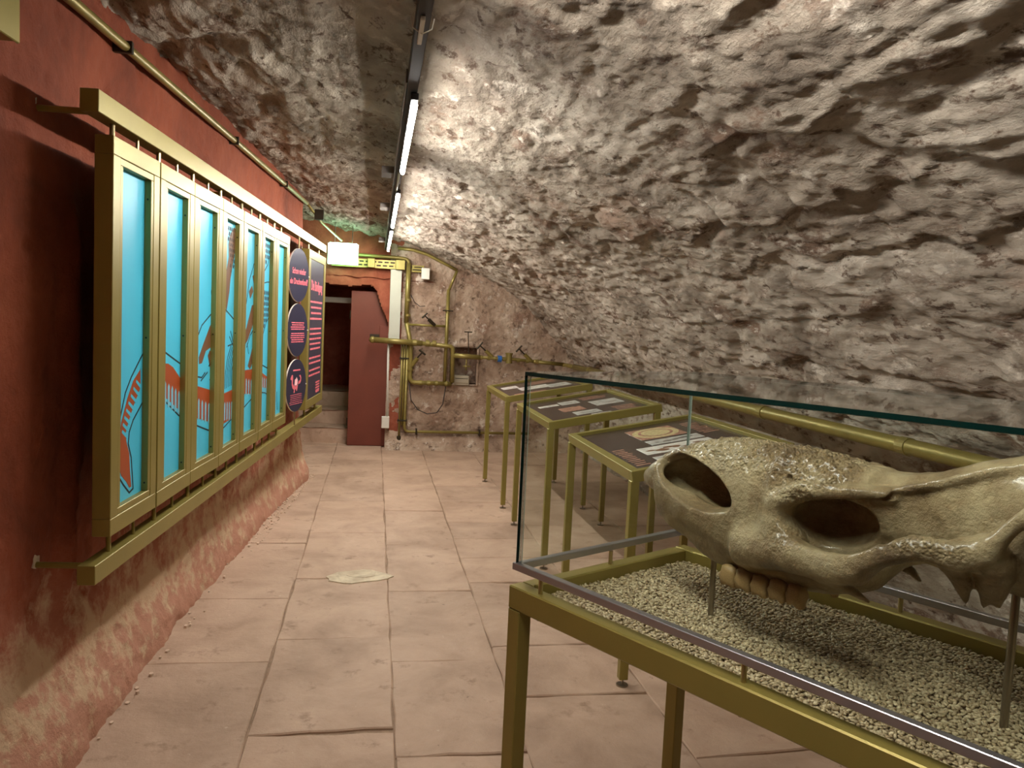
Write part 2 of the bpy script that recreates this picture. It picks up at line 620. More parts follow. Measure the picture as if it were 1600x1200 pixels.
bounds = np.r_[0, np.cumsum(np.bincount(inv))]
SPRING_S = float(np.interp(1.02, prof[::-1, 1], seg[::-1]))
rest_c, rest_w, pieces = [], [], []
for k in range(len(cells)):
    fi = order[bounds[k]:bounds[k + 1]]
    m = mid[fi].mean(0)
    sm = sf[F[fi, 0]].mean()
    is_wall = sm > SPRING_S
    if m[1] < 1.0 or len(fi) < 150 or (is_wall and m[1] < 2.2) or m[0] < -1.15:
        (rest_w if is_wall else rest_c).append(fi)
    else:
        pieces.append((is_wall, fi))
def sub(fi):
    used, loc = np.unique(F[fi].ravel(), return_inverse=True)
    return V[used], loc.reshape(-1, 4), VN[used]
def rest_obj(name, lists, label):
    v, f, n = sub(np.concatenate(lists))
    return struct(np_mesh(name, v, f, 'vault', None, True, n), label)
ceiling = rest_obj('ceiling', rest_c, 'rough lime-washed rubble stone vault curving down to the right')
wall_right = rest_obj('wall_right', rest_w, 'low rough stone wall under the spring of the vault')
for is_wall, fi in pieces:
    v, f, n = sub(fi)
    np_mesh('stone', v, f, 'vault', wall_right if is_wall else ceiling, True, n)

# ------------------------------------------------------------------ left wall (red plaster)
def left_wall():
    s = np.arange(-7.3, 3.62, 0.02)
    z = np.arange(-0.02, 2.98, 0.02)
    S, Z = np.meshgrid(s, z, indexing='ij')
    sf, zf = S.ravel(), Z.ravel()
    yy = P0.y + sf * PD.y
    q = np.stack([sf, zf, 0 * sf], -1)
    flare = 0.07 * np.exp(-(zf / 0.22) ** 2) + 0.09 * np.exp(-(zf / 0.35) ** 2) * np.clip((4.2 - yy) / 1.6, 0, 1)
    flare += 0.05 * np.exp(-(zf / 0.45) ** 2) * np.clip((yy - 6.5) / 1.5, 0, 1)
    rough = 0.6 + 0.9 * np.clip(1.0 - zf / 0.9, 0, 1)
    off = flare + rough * (0.022 * fbm(q * 2.6, 4) + 0.010 * fbm(q * 11 + 8, 3, ridged=True)) + 0.02 * fbm(q * 0.8 + 40, 2)
    pit = fbm(q * 7 + 20, 2)
    off -= 0.05 * np.clip(pit - 0.33, 0, 0.4)
    # a vertical broken seam of plaster left of the panels
    sx = -1.42 + 0.02 * np.sin(zf * 7) + 0.02 * fbm(q * 6, 2)
    off += 0.060 * np.exp(-((sf - sx) / 0.030) ** 2) * np.clip((2.0 - zf) * 5, 0, 1) * np.clip((zf - 0.45) * 5, 0, 1)
    # far end rounds off into the doorway recess
    e = np.clip((sf - 3.42) / 0.2, 0, 1)
    off -= 0.30 * e ** 3
    P = np.array(P0)[None] + sf[:, None] * np.array(PD)[None] + off[:, None] * np.array(PN)[None]
    P[:, 2] = zf
    Fw = grid_faces(len(s), len(z))
    return P, Fw
Vw, Fw = left_wall()
struct(np_mesh('wall_left', Vw, Fw, 'red_plaster'), 'red painted plaster wall, bare and worn pale near the floor, with extra paleness painted in as light')
# return of the left wall into the doorway recess
def rough_plane(name, o, du, dv, nu, nv, amp, mat, hole=None, label=None, freq=3.0, parent=None, seed=0, shape=None):
    o, du, dv = (np.array(x, float) for x in (o, du, dv))
    a, b = np.meshgrid(np.linspace(0, 1, nu), np.linspace(0, 1, nv), indexing='ij')
    P = o + a.ravel()[:, None] * du + b.ravel()[:, None] * dv
    n = np.cross(du, dv)
    n /= np.linalg.norm(n)
    h = amp * (fbm(P * freq + seed, 4) + 0.35 * fbm(P * freq * 4 + seed, 3, ridged=True))
    if shape is not None:
        h = h + shape(P)
    P = P + n * h[:, None]
    Fq = grid_faces(nu, nv)
    if hole is not None:
        c = P[Fq].mean(1)
        Fq = Fq[~hole(c)]
    ob = np_mesh(name, P, Fq, mat, parent)
    return struct(ob, label) if parent is None else ob

EX = P0 + PD * 3.60 - PN * 0.28
rough_plane('wall_recess', (EX.x, EX.y, 0), (-1.2, 0.1, 0), (0, 0, 2.95), 60, 140, 0.03, 'red_stone', seed=3)
rough_plane('wall_alcove', (-2.0, EX.y, 0), (0, 2.6, 0), (0, 0, 2.95), 100, 120, 0.03, 'red_stone', seed=5)

# far wall: red painted doorway part and the bare stone part with a niche
ARCH = [(-1.75, 0.0), (-1.75, 1.98), (-0.60, 2.02), (-0.31, 2.00), (-0.09, 2.03), (0.0, 1.98), (0.04, 1.84), (0.09, 1.73), (0.15, 1.58), (0.19, 1.30), (0.20, 0.64), (0.21, -0.1), (-1.75, -0.1)]
def in_poly(x, z, poly):
    c = np.zeros(len(x), bool)
    j = len(poly) - 1
    for i in range(len(poly)):
        xi, zi = poly[i]
        xj, zj = poly[j]
        c ^= ((zi > z) != (zj > z)) & (x < (xj - xi) * (z - zi) / (zj - zi + 1e-12) + xi)
        j = i
    return c
NICHE = (0.94, 1.29, 0.83, 1.31)
def door_hole(c):
    return in_poly(c[:, 0] + 0.02 * fbm(c * 6, 2), c[:, 2], ARCH)
def niche_hole(c):
    return (c[:, 0] > NICHE[0]) & (c[:, 0] < NICHE[1]) & (c[:, 2] > NICHE[2]) & (c[:, 2] < NICHE[3])
rough_plane('wall_doorway', (-2.1, YB, 0), (2.42, 0, 0), (0, 0, 2.95), 150, 180, 0.022, 'red_stone', hole=door_hole, label='red painted stone wall around the doorway', seed=9)
wall_far = rough_plane('wall_far', (0.16, YB + 0.005, 0), (2.9, 0, 0), (0, 0, 2.9), 230, 230, 0.035, 'back_stone', hole=niche_hole, label='bare rough stone end wall carrying pipework', seed=12,
            shape=lambda P: np.where(P[:, 2] < 0.22, (0.22 - P[:, 2]) * 0.9, 0) - 0.012 * (P[:, 2] > 1.36) * (P[:, 0] > 0.98))
# niche lining
nb = MB()
x0, x1, z0, z1 = NICHE
dpt = 0.28
for (a, b, c, d_) in (((x0 - .02, YB - .02, z0), (x0 - .02, YB + dpt, z0), (x0 - .02, YB + dpt, z1), (x0 - .02, YB - .02, z1)),
                    ((x1 + .02, YB + dpt, z0), (x1 + .02, YB - .02, z0), (x1 + .02, YB - .02, z1), (x1 + .02, YB + dpt, z1)),
                    ((x0 - .02, YB + dpt, z0), (x1 + .02, YB + dpt, z0), (x1 + .02, YB + dpt, z1), (x0 - .02, YB + dpt, z1)),
                    ((x0 - .02, YB - .03, z0 - .01), (x1 + .02, YB - .03, z0 - .01), (x1 + .02, YB + dpt, z0 - .01), (x0 - .02, YB + dpt, z0 - .01)),
                    ((x0 - .02, YB + dpt, z1 + .01), (x1 + .02, YB + dpt, z1 + .01), (x1 + .02, YB - .02, z1 + .01), (x0 - .02, YB - .02, z1 + .01))):
    nb.add((a, b, c, d_), [(0, 1, 2, 3)])
nb.build('niche', 'back_stone', wall_far)
# doorway reveal and passage behind it
rv = MB()
pts = [p for p in ARCH if p[0] > -1.74]
for (a, b) in zip(pts[:-1], pts[1:]):
    rv.add([(a[0] + .02, YB - .01, a[1]), (b[0] + .02, YB - .01, b[1]), (b[0] + .04, YB + .5, b[1] + .0), (a[0] + .04, YB + .5, a[1] + .0)], [(0, 1, 2, 3)])
struct(rv.build('wall_reveal', 'red_stone'))
rough_plane('wall_passage_end', (-1.9, 12.2, 0), (2.6, 0, 0), (0, 0, 2.6), 110, 110, 0.05, 'red_stone', seed=21, label='rough red stone at the end of the passage')
rough_plane('wall_passage_left', (-1.15, YB + 0.4, 0), (0.1, 2.0, 0), (0, 0, 2.6), 70, 90, 0.05, 'red_stone', seed=23)
rough_plane('wall_passage_right', (0.35, 12.3, 0), (0, -2.3, 0), (0, 0, 2.6), 60, 60, 0.04, 'red_stone', seed=24)
rough_plane('ceiling_passage', (-1.9, YB - 0.02, 2.12), (0, 2.5, -0.05), (2.6, 0, 0), 60, 60, 0.05, 'red_stone', seed=25)
# closing wall behind the camera
rough_plane('wall_behind', (3.0, -2.5, -.02), (-4.9, 0, 0), (0, 0, 3.0), 60, 40, 0.03, 'back_stone', seed=31)

# ------------------------------------------------------------------ floor with flagstones
fl = MB()
fl.add([(-3.2, -2.7, -0.012), (3.2, -2.7, -0.012), (3.2, 12.6, -0.012), (-3.2, 12.6, -0.012)], [(0, 1, 2, 3)])
floor = struct(fl.build('floor', 'mortar'), 'worn sandstone flagstone floor in long courses')
def flagstone(x0, x1, y0, y1, dz, skew=0.0, mat='flag', wob=0.006, hgt=None):
    n = 5
    pts = []
    cr_ = [(x0, y0), (x1, y0 + skew), (x1, y1 + skew), (x0, y1)]
    for i in range(4):
        a, b = cr_[i], cr_[(i + 1) % 4]
        for k in range(n):
            t = k / n
            r_ = wob * (0.4 if k == 0 else 1)
            pts.append((a[0] + (b[0] - a[0]) * t + random.uniform(-r_, r_), a[1] + (b[1] - a[1]) * t + random.uniform(-r_, r_)))
    cx = sum(p[0] for p in pts) / len(pts)
    cy = sum(p[1] for p in pts) / len(pts)
    m = len(pts)
    top, ins, e = [], [], 0.006
    for (x, y) in pts:
        d = math.hypot(x - cx, y - cy)
        k = 1 - e / d
        ins.append((cx + (x - cx) * k - 0, cy + (y - cy) * k, dz))
        top.append((x, y, dz - 0.005))
    vs = [(x, y, -0.03) for x, y in pts] + top + ins
    fs = []
    for i in range(m):
        j = (i + 1) % m
        fs.append((i, j, m + j, m + i))
        fs.append((m + i, m + j, 2 * m + j, 2 * m + i))
    fs.append(tuple(range(2 * m, 3 * m)))
    mb = MB()
    mb.add(vs, fs)
    mb.build('flagstone', mat, floor)
def column(xa, xb, joints, gap=0.004, skew=0.0):
    js = sorted(joints)
    for a, b in zip(js[:-1], js[1:]):
        flagstone(xa + gap / 2, xb - gap / 2, a + gap / 2, b - gap / 2, random.uniform(-0.0015, 0.0015), random.uniform(-.02, .02) + skew)
column(-1.35, -0.43, [0.4, 1.5, 2.6, 3.66, 4.5, 5.61, 6.4, 7.3, 8.1])
column(-2.0, -1.1, [8.1, 9.0, 9.95, 11.0])
column(-1.1, -0.43, [8.1, 9.1, 9.95, 10.5])
column(-0.43, 0.126, [-.2, 1.0, 2.05, 2.99, 3.90, 4.83, 5.87, 6.92, 7.91, 9.0, 9.95, 10.5])
column(0.126, 0.624, [-.3, .9, 1.95, 2.79, 3.61, 4.58, 5.56, 6.58, 7.48, 8.3, 9.1, 9.95])
column(0.624, 1.25, [0.2, 1.3, 2.4, 3.22, 3.75, 4.23, 4.72, 5.23, 5.71, 6.2, 6.9, 7.6, 8.4, 9.2, 9.95])
column(1.25, 2.02, [0.1, 1.2, 2.68, 3.5, 4.4, 5.2, 6.1, 7.0, 7.9, 8.8, 9.95], skew=0.03)
column(2.02, 2.75, [0.1, 1.2, 2.2, 3.1, 4.2, 5.2, 6.1, 7.0, 7.9, 8.8, 9.95])
def blob(cx, cy, rx, ry, n=18, j=0.2):
    return [(cx + rx * math.cos(2 * math.pi * k / n) * (1 + random.uniform(-j, j)), cy + ry * math.sin(2 * math.pi * k / n) * (1 + random.uniform(-j, j))) for k in range(n)]
pm = MB()
pm.prism(blob(-0.05, 4.85, 0.20, 0.12), -0.01, 0.0048)
pm.prism(blob(-0.03, 4.87, 0.08, 0.05), 0.0, 0.0065)
pm.build('repair_patch', 'flag_pale', floor)
# dusty crumbled edge where the left wall meets the flags
dm = MB()
for k in range(300):
    t = -2.0 + 5.6 * k / 300 + random.uniform(-.02, .02)
    b = P0 + PD * t + PN * random.uniform(0.07, 0.17)
    if t > 1.2 or random.random() < 0.2:
        rr = random.uniform(0.003, 0.010)
        dm.prism([(x, y) for x, y in blob(b.x, b.y, rr, rr * 1.4, 6)], -0.005, random.uniform(0.003, 0.012))
tag(dm.build('crumbled_plaster', 'dust'), 'pale crumbs of plaster along the foot of the red wall', 'rubble', None, 'stuff')
# steps up into the passage
for k, (y_, zt) in enumerate(((10.22, 0.19), (10.62, 0.38), (11.10, 0.58))):
    st = rough_plane('stair_step', (-1.2, y_, -0.03), (0.95, 0, 0), (0, 0, zt + 0.03), 30, 10, 0.03, 'flag', seed=40 + k)
    rough_plane('stair_tread', (-1.2, y_ - 0.02, zt), (0.95, 0, 0), (0, 1.6, 0), 30, 30, 0.02, 'flag', seed=50 + k, parent=st)

# ------------------------------------------------------------------ hero: glass case with skull
AC = -0.525963
LD = Vector((-math.sin(AC), -math.cos(AC), 0))      # along the case, towards the camera side
SD = Vector((math.cos(AC), -math.sin(AC), 0))       # across the case
CA = Vector((0.370, 1.989, 0))
MC = Matrix(((LD.x, SD.x, 0, CA.x), (LD.y, SD.y, 0, CA.y), (0, 0, 1, 0), (0, 0, 0, 1)))
# local frame of the case: x along, y across (away from the aisle), z up
CL, CW, CH = 1.66, 0.74, 0.92
case = thing('display_case', 'long gold-olive steel case with glass cover around the fossil skull', 'display case', Matrix.Translation(CA))
def cb(name, mat, parent, boxes, c=0.002):
    mb = MB()
    R = Matrix(((LD.x, SD.x, 0, 0), (LD.y, SD.y, 0, 0), (0, 0, 1, 0), (0, 0, 0, 1)))
    for b in boxes:
        mb.box(*b, c=c, M=R)
    return mb.build(name, mat, parent)
BW, BH = 0.045, 0.062
for nm, b in (('frame_beam', (0, CL, 0, BW, CH - BH, CH)), ('frame_beam', (0, CL, CW - BW, CW, CH - BH, CH)),
              ('frame_beam', (0, BW, BW, CW - BW, CH - BH, CH)), ('frame_beam', (CL - BW, CL, BW, CW - BW, CH - BH, CH))):
    cb(nm, 'olive', case, [b], 0.0035)
for (x, y) in ((0, 0), (CL - BW, 0), (0, CW - BW), (CL - BW, CW - BW)):
    lg = cb('leg', 'olive', case, [(x + .0005, x + BW, y + .0005, y + BW, 0.035, CH - BH)], 0.0025)
    ft = MB()
    c = LD * (x + BW / 2) + SD * (y + BW / 2)
    ft.tube([(c.x, c.y, 0.0), (c.x, c.y, 0.008)], 0.032, 16)
    ft.tube([(c.x, c.y, 0.0), (c.x, c.y, 0.04)], 0.007, 10)
    ft.build('foot', 'steel_post', lg)
cb('tray_floor', 'olive', case, [(BW, CL - BW, BW, CW - BW, CH - BH, CH - BH + 0.01)])
RZ0, RZ1 = 0.958, 0.977
for b in ((-0.004, CL + .004, 0.012, 0.032, RZ0, RZ1), (-0.004, CL + .004, CW - 0.032, CW - 0.012, RZ0, RZ1),
          (-0.004, 0.016, 0.032, CW - 0.032, RZ0, RZ1), (CL - 0.016, CL + .004, 0.032, CW - 0.032, RZ0, RZ1)):
    cb('steel_rail', 'steel', case, [b], 0.0015)
def cyl_c(name, mat, parent, x, y, z0, z1, r):
    c = LD * x + SD * y
    mb = MB()
    mb.tube([(c.x, c.y, z0), (c.x, c.y, z1)], r, 14)
    return mb.build(name, mat, parent, smooth=False)
for x in (0.10, 0.70, 1.30):
    cyl_c('rail_pin', 'brass_pin', case, x, 0.022, CH - 0.001, RZ0 + 0.001, 0.006)
    cyl_c('rail_pin', 'brass_pin', case, x, CW - 0.022, CH - 0.001, RZ0 + 0.001, 0.006)
    cyl_c('bolt', 'dark_iron', case, x, 0.022, CH - BH - 0.008, CH - BH + .001, 0.006)
for y in (0.2, 0.54):
    cyl_c('rail_pin', 'brass_pin', case, 0.006, y, CH - 0.001, RZ0 + 0.001, 0.006) if False else None
cyl_c('rail_pin', 'brass_pin', case, 0.02, 0.37, CH - 0.001, RZ0 + 0.001, 0.006)
GT, GZ0, GZ1 = 0.010, RZ1 - 0.001, 1.484
GX0, GX1, GY0, GY1 = 0.006, CL - 0.006, 0.016, CW - 0.016
def pane(box, thin_axis, pale=()):
    x0, x1, y0, y1, z0, z1 = box
    mb = MB()
    R = Matrix(((LD.x, SD.x, 0, 0), (LD.y, SD.y, 0, 0), (0, 0, 1, 0), (0, 0, 0, 1)))
    vs = [R @ Vector((x, y, z)) for x in (x0, x1) for y in (y0, y1) for z in (z0, z1)]
    fs = [(0, 1, 3, 2), (4, 6, 7, 5), (0, 4, 5, 1), (2, 3, 7, 6), (0, 2, 6, 4), (1, 5, 7, 3)]
    me = bpy.data.meshes.new('glass_pane')
    me.from_pydata([tuple(v) for v in vs], [], fs)
    me.materials.append(MATS['pane_glass'])
    me.materials.append(MATS['glass_edge'])
    me.materials.append(MATS['glass_seam'])
    for i, p in enumerate(me.polygons):
        p.material_index = 0 if i // 2 == thin_axis else (2 if i in pale else 1)
    o = link('glass_pane', me, case)
    o['label'] = 'clear glass pane with dark green cut edges'
    return o
ZT = GZ1 - GT
pane((GX0, GX1, GY0, GY0 + GT, GZ0, ZT), 1)
pane((GX0, GX1, GY1 - GT, GY1, GZ0, ZT), 1, (0, 1, 4, 5))
pane((GX0, GX0 + GT, GY0 + GT, GY1 - GT, GZ0, ZT), 0, (3, 4, 5))
pane((GX1 - GT, GX1, GY0 + GT, GY1 - GT, GZ0, ZT), 0)
pane((GX0, GX1, GY0, GY1, ZT, GZ1), 2)
cb('glass_seam', 'glass_seam', case, [(GX0 + GT, GX0 + GT + 0.002, GY1 - GT - 0.002, GY1 - GT, GZ0, ZT)])
cb('glass_seam', 'glass_seam', case, [(GX0 + GT, GX1 - GT, GY0 + GT, GY0 + GT + 0.002, ZT - 0.002, ZT)])
cb('glass_seam', 'glass_seam', case, [(GX0 + GT, GX0 + GT + 0.002, GY0 + GT, GY0 + GT + 0.002, GZ0, ZT)])

# gravel: flattened bean-shaped pebbles, one object
def gravel():
    t = (1 + 5 ** .5) / 2
    ico = np.array([(-1, t, 0), (1, t, 0), (-1, -t, 0), (1, -t, 0), (0, -1, t), (0, 1, t), (0, -1, -t), (0, 1, -t), (t, 0, -1), (t, 0, 1), (-t, 0, -1), (-t, 0, 1)], float)
    ico /= np.linalg.norm(ico[0])
    tri = np.array([(0, 11, 5), (0, 5, 1), (0, 1, 7), (0, 7, 10), (0, 10, 11), (1, 5, 9), (5, 11, 4), (11, 10, 2), (10, 7, 6), (7, 1, 8), (3, 9, 4), (3, 4, 2), (3, 2, 6), (3, 6, 8), (3, 8, 9), (4, 9, 5), (2, 4, 11), (6, 2, 10), (8, 6, 7), (9, 8, 1)])
    xs, ys = np.meshgrid(np.arange(BW + .006, CL - BW - .004, 0.0078), np.arange(BW + .006, CW - BW - .004, 0.0064), indexing='ij')
    x = xs.ravel() + rng.uniform(-.0035, .0035, xs.size)
    y = ys.ravel() + rng.uniform(-.003, .003, xs.size)
    keep = (x < 1.5)
    x, y = x[keep], y[keep]
    n = len(x)
    sz = np.stack([rng.uniform(.0052, .0078, n), rng.uniform(.0036, .0052, n), rng.uniform(.0024, .0036, n)], -1)
    an = rng.uniform(0, 2 * np.pi, n)
    tl = rng.normal(0, .38, n)
    P = ico[None] * sz[:, None]
    ca, sa, ct, st = np.cos(an)[:, None], np.sin(an)[:, None], np.cos(tl)[:, None], np.sin(tl)[:, None]
    px, py, pz = P[..., 0], P[..., 1], P[..., 2]
    px, pz = px * ct - pz * st, px * st + pz * ct
    px, py = px * ca - py * sa, px * sa + py * ca
    q = np.stack([x, y, 0 * x], -1)
    zb = 0.886 + 0.006 * fbm(q * 6, 2) + rng.uniform(-.003, .003, n)
    lx, ly, lz = px + x[:, None], py + y[:, None], pz + zb[:, None]
    W_ = np.stack([LD.x * lx + SD.x * ly, LD.y * lx + SD.y * ly, lz], -1).reshape(-1, 3)
    Fg = (tri[None] + 12 * np.arange(n)[:, None, None]).reshape(-1, 3)[:, ::-1]
    o = np_mesh('gravel', W_, Fg[:, ::-1], 'gravel', None, True)
    o.location = CA
    return o
tag(gravel(), 'pale bean-shaped gravel filling the tray beneath the skull', 'gravel', None, 'stuff')
gb = cb('gravel_bed', 'mortar', case, [(BW, CL - BW, BW, CW - BW, CH - BH + .01, 0.879)])

# skull from a distance field -------------------------------------------------
def smin(a, b, k):
    h = np.clip(0.5 + 0.5 * (b - a) / k, 0, 1)
    return b + (a - b) * h - k * h * (1 - h)
def smax(a, b, k):
    return -smin(-a, -b, k)
def surface_nets(D, org, h):
    nx, ny, nz = D.shape
    ins = D < 0
    c = np.zeros((nx - 1, ny - 1, nz - 1), np.int8)
    for dx in (0, 1):
        for dy in (0, 1):
            for dz in (0, 1):
                c += ins[dx:nx - 1 + dx, dy:ny - 1 + dy, dz:nz - 1 + dz]
    act = (c > 0) & (c < 8)
    ci = np.argwhere(act)
    idx = -np.ones(act.shape, np.int64)
    idx[act] = np.arange(len(ci))
    acc = np.zeros((len(ci), 3)); cnt = np.zeros(len(ci))
    cor = [(0, 0, 0), (1, 0, 0), (0, 1, 0), (1, 1, 0), (0, 0, 1), (1, 0, 1), (0, 1, 1), (1, 1, 1)]
    for a in range(8):
        for ax in range(3):
            if cor[a][ax]:
                continue
            b = list(cor[a]); b[ax] = 1
            da = D[tuple((ci + cor[a]).T)]
            db = D[tuple((ci + b).T)]
            m = (da < 0) != (db < 0)
            t = np.where(m, da / np.where(m, da - db, 1), 0)
            p = np.array(cor[a])[None] + t[:, None] * np.eye(3)[ax][None]
            acc += p * m[:, None]; cnt += m
    Vv = (ci + acc / cnt[:, None]) * h + org
    Fs = []
    for ax in range(3):
        o1, o2 = [(1, 2), (2, 0), (0, 1)][ax]
        sl0 = [slice(None)] * 3; sl1 = [slice(None)] * 3
        sl0[ax] = slice(0, -1); sl1[ax] = slice(1, None)
        ch = ins[tuple(sl0)] != ins[tuple(sl1)]
        e = np.argwhere(ch)
        e = e[(e[:, o1] > 0) & (e[:, o2] > 0) & (e[:, o1] < D.shape[o1] - 1) & (e[:, o2] < D.shape[o2] - 1)]
        q = []
        for (a, b) in ((-1, -1), (0, -1), (0, 0), (-1, 0)):
            k = e.copy(); k[:, o1] += a; k[:, o2] += b
            q.append(idx[tuple(k.T)])
        q = np.stack(q, -1)
        fl_ = ins[tuple(e.T)]
        q[~fl_] = q[~fl_][:, ::-1]
        Fs.append(q)
    return Vv, np.concatenate(Fs)

SK_Y = 0.35                                     # centre line of the skull across the case
def make_skull():
    h = 0.004
    org = np.array([0.12, -0.235, 0.99])
    shp = (int(1.14 / h), int(0.47 / h), int(0.49 / h))
    gx, gy, gz = np.meshgrid(*[org[k] + h * np.arange(shp[k]) for k in range(3)], indexing='ij')
    gx, gy, gz = gx.astype(np.float32), gy.astype(np.float32), gz.astype(np.float32)
    ay = np.abs(gy)
    def loft(st, p=2.4):
        st = np.array(st, np.float32)
        zb = np.interp(gx, st[:, 0], st[:, 1]); zt = np.interp(gx, st[:, 0], st[:, 2]); hw = np.interp(gx, st[:, 0], st[:, 3])
        zc, hz = (zb + zt) / 2, np.maximum((zt - zb) / 2, 0.004)
        r_ = ((ay / hw) ** p + (np.abs(gz - zc) / hz) ** p) ** (1 / p)
        d = (r_ - 1) * np.minimum(hw, hz)
        return np.maximum(np.maximum(d, st[0, 0] - gx), gx - st[-1, 0]).astype(np.float32)
    def ell(c, r, rot=0.0, yaw=0.0):
        x, y, z = gx - c[0], ay - c[1], gz - c[2]
        if rot:
            x, z = x * math.cos(rot) + z * math.sin(rot), -x * math.sin(rot) + z * math.cos(rot)
        if yaw:
            x, y = x * math.cos(yaw) + y * math.sin(yaw), -x * math.sin(yaw) + y * math.cos(yaw)
        k = np.sqrt((x / r[0]) ** 2 + (y / r[1]) ** 2 + (z / r[2]) ** 2)
        return (k - 1) * min(r)
    def chain(pts, sy=1.0, sz=1.0):
        out = None
        for (a, b) in zip(pts[:-1], pts[1:]):
            A_, B_ = np.array(a[:3]), np.array(b[:3])
            A_ = A_ * (1, sy, sz); B_ = B_ * (1, sy, sz)
            d = B_ - A_
            px, py, pz = gx - A_[0], ay * sy - A_[1], gz * sz - A_[2]
            t = np.clip((px * d[0] + py * d[1] + pz * d[2]) / (d @ d), 0, 1)
            q = np.sqrt((px - t * d[0]) ** 2 + (py - t * d[1]) ** 2 + (pz - t * d[2]) ** 2) - (a[3] + (b[3] - a[3]) * t)
            out = q if out is None else np.minimum(out, q)
        return out
    # rostrum, horn boss and cheek
    D = loft([(.158, 1.20, 1.225, .02), (.175, 1.185, 1.238, .036), (.198, 1.180, 1.257, .050), (.225, 1.172, 1.276, .060), (.237, 1.112, 1.285, .066), (.27, 1.092, 1.302, .076), (.32, 1.078, 1.324, .088), (.386, 1.045, 1.343, .10),
              (.43, 1.035, 1.350, .104), (.50, 1.035, 1.353, .110), (.58, 1.035, 1.350, .118), (.65, 1.042, 1.343, .120), (.72, 1.058, 1.337, .112), (.79, 1.10, 1.331, .10)], 2.5)
    # braincase
    D = smin(D, loft([(.60, 1.20, 1.345, .115), (.70, 1.20, 1.338, .110), (.79, 1.19, 1.331, .090), (.85, 1.18, 1.337, .080), (.91, 1.17, 1.350, .080), (.985, 1.16, 1.383, .086), (1.05, 1.15, 1.405, .098), (1.15, 1.15, 1.43, .125), (1.21, 1.17, 1.44, .12)], 2.3), 0.03)
    # palate and base of the skull
    D = smin(D, loft([(.55, 1.032, 1.22, .088), (.66, 1.040, 1.22, .082), (.76, 1.056, 1.22, .072), (.80, 1.075, 1.22, .06), (.85, 1.135, 1.22, .045), (.90, 1.165, 1.23, .045), (1.05, 1.155, 1.23, .055), (1.15, 1.15, 1.23, .05)], 2.2), 0.03)
    # zygomatic arch
    arch = chain([(.54, .098, 1.12, .040), (.63, .124, 1.135, .036), (.70, .145, 1.143, .031), (.78, .158, 1.147, .029), (.83, .163, 1.158, .030), (.88, .166, 1.192, .029), (.93, .165, 1.224, .021), (.99, .155, 1.229, .018), (1.04, .125, 1.238, .028)], 1.0, 0.82)
    D = smin(D, arch, 0.022)
    # orbit rim above, cheek knob in front of the orbit
    D = smin(D, chain([(.62, .120, 1.240, .020), (.68, .134, 1.280, .017), (.76, .124, 1.292, .016), (.85, .090, 1.297, .013)]), 0.02)
    D = smin(D, ell((.625, .124, 1.185), (.032, .018, .035)), 0.02)
    # temporal crest
    D = smin(D, chain([(.76, .095, 1.292, .010), (.857, .080, 1.308, .009), (.94, .072, 1.340, .009), (1.023, .068, 1.376, .010), (1.08, .066, 1.395, .010)]), 0.012)
    # spur below the front of the arch
    D = smin(D, chain([(.76, .132, 1.118, .020), (.815, .124, 1.098, .015), (.835, .118, 1.086, .010)]), 0.02)
    # occipital flange, post-glenoid and paroccipital processes
    D = smin(D, chain([(1.0, .150, 1.212, .018), (1.05, .148, 1.238, .015), (1.08, .142, 1.29, .015), (1.12, .134, 1.335, .017), (1.18, .11, 1.41, .02)]), 0.025)
    D = smin(D, chain([(.985, .120, 1.205, .028), (.998, .102, 1.165, .018), (1.003, .090, 1.130, .005)]), 0.016)
    D = smin(D, chain([(1.05, .112, 1.215, .034), (1.042, .096, 1.170, .022), (1.032, .086, 1.130, .005)]), 0.014)
    D = smin(D, chain([(1.06, .105, 1.19, .022), (1.056, .09, 1.138, .006)]), 0.014)
    # nasal opening and the hollow behind it
    D = smax(D, -np.maximum(ell((.352, .105, 1.240), (.148, .105, .057), rot=-0.22), gy + 0.0), 0.006)
    D = smax(D, -ell((.41, .0, 1.240), (.130, .080, .068), rot=-0.12), 0.006)
    D = smax(D, -ell((.325, .0, 1.243), (.150, .052, .046), rot=0.26), 0.006)
    # orbit and temporal fossa
    D = smax(D, -ell((.752, .140, 1.220), (.112, .082, .046), rot=0.06), 0.008)
    D = smax(D, -ell((.735, .070, 1.224), (.088, .068, .058)), 0.008)
    D = smax(D, -ell((.842, .130, 1.228), (.098, .046, .066), rot=0.2), 0.016)
    D = smax(D, -ell((.79, .100, 1.15), (.10, .030, .08)), 0.016)
    # the cheek overhangs the tooth row
    D = smax(D, -ell((.72, .186, 1.055), (.15, .088, .046), rot=0.08), 0.008)
    # groove under the temporal crest
    D = smax(D, -chain([(.80, .098, 1.284, .007), (.90, .086, 1.312, .007), (1.0, .084, 1.350, .005), (1.06, .088, 1.372, .003)]), 0.006)
    # hollow cheek below the nasal opening, hollows behind and under the arch
    D = smax(D, -ell((.35, .205, 1.105), (.15, .118, .045), rot=-0.35), 0.03)
    D = smax(D, -ell((1.135, .155, 1.22), (.055, .06, .085)), 0.016)
    D = smax(D, -ell((.94, .205, 1.150), (.09, .085, .045), rot=0.2), 0.02)
    # small foramen
    D = smax(D, -ell((.640, .118, 1.300), (.010, .02, .006)), 0.004)
    Vs, Fs = surface_nets(D, org, h)
    a_, b_, c_ = Vs[Fs[:, 0]] - Vs.mean(0), Vs[Fs[:, 1]] - Vs.mean(0), Vs[Fs[:, 2]] - Vs.mean(0)
    if (np.cross(a_, b_) * c_).sum() < 0:
        Fs = Fs[:, ::-1]
    # smooth the net twice
    e = np.concatenate([Fs[:, [0, 1]], Fs[:, [1, 2]], Fs[:, [2, 3]], Fs[:, [3, 0]]])
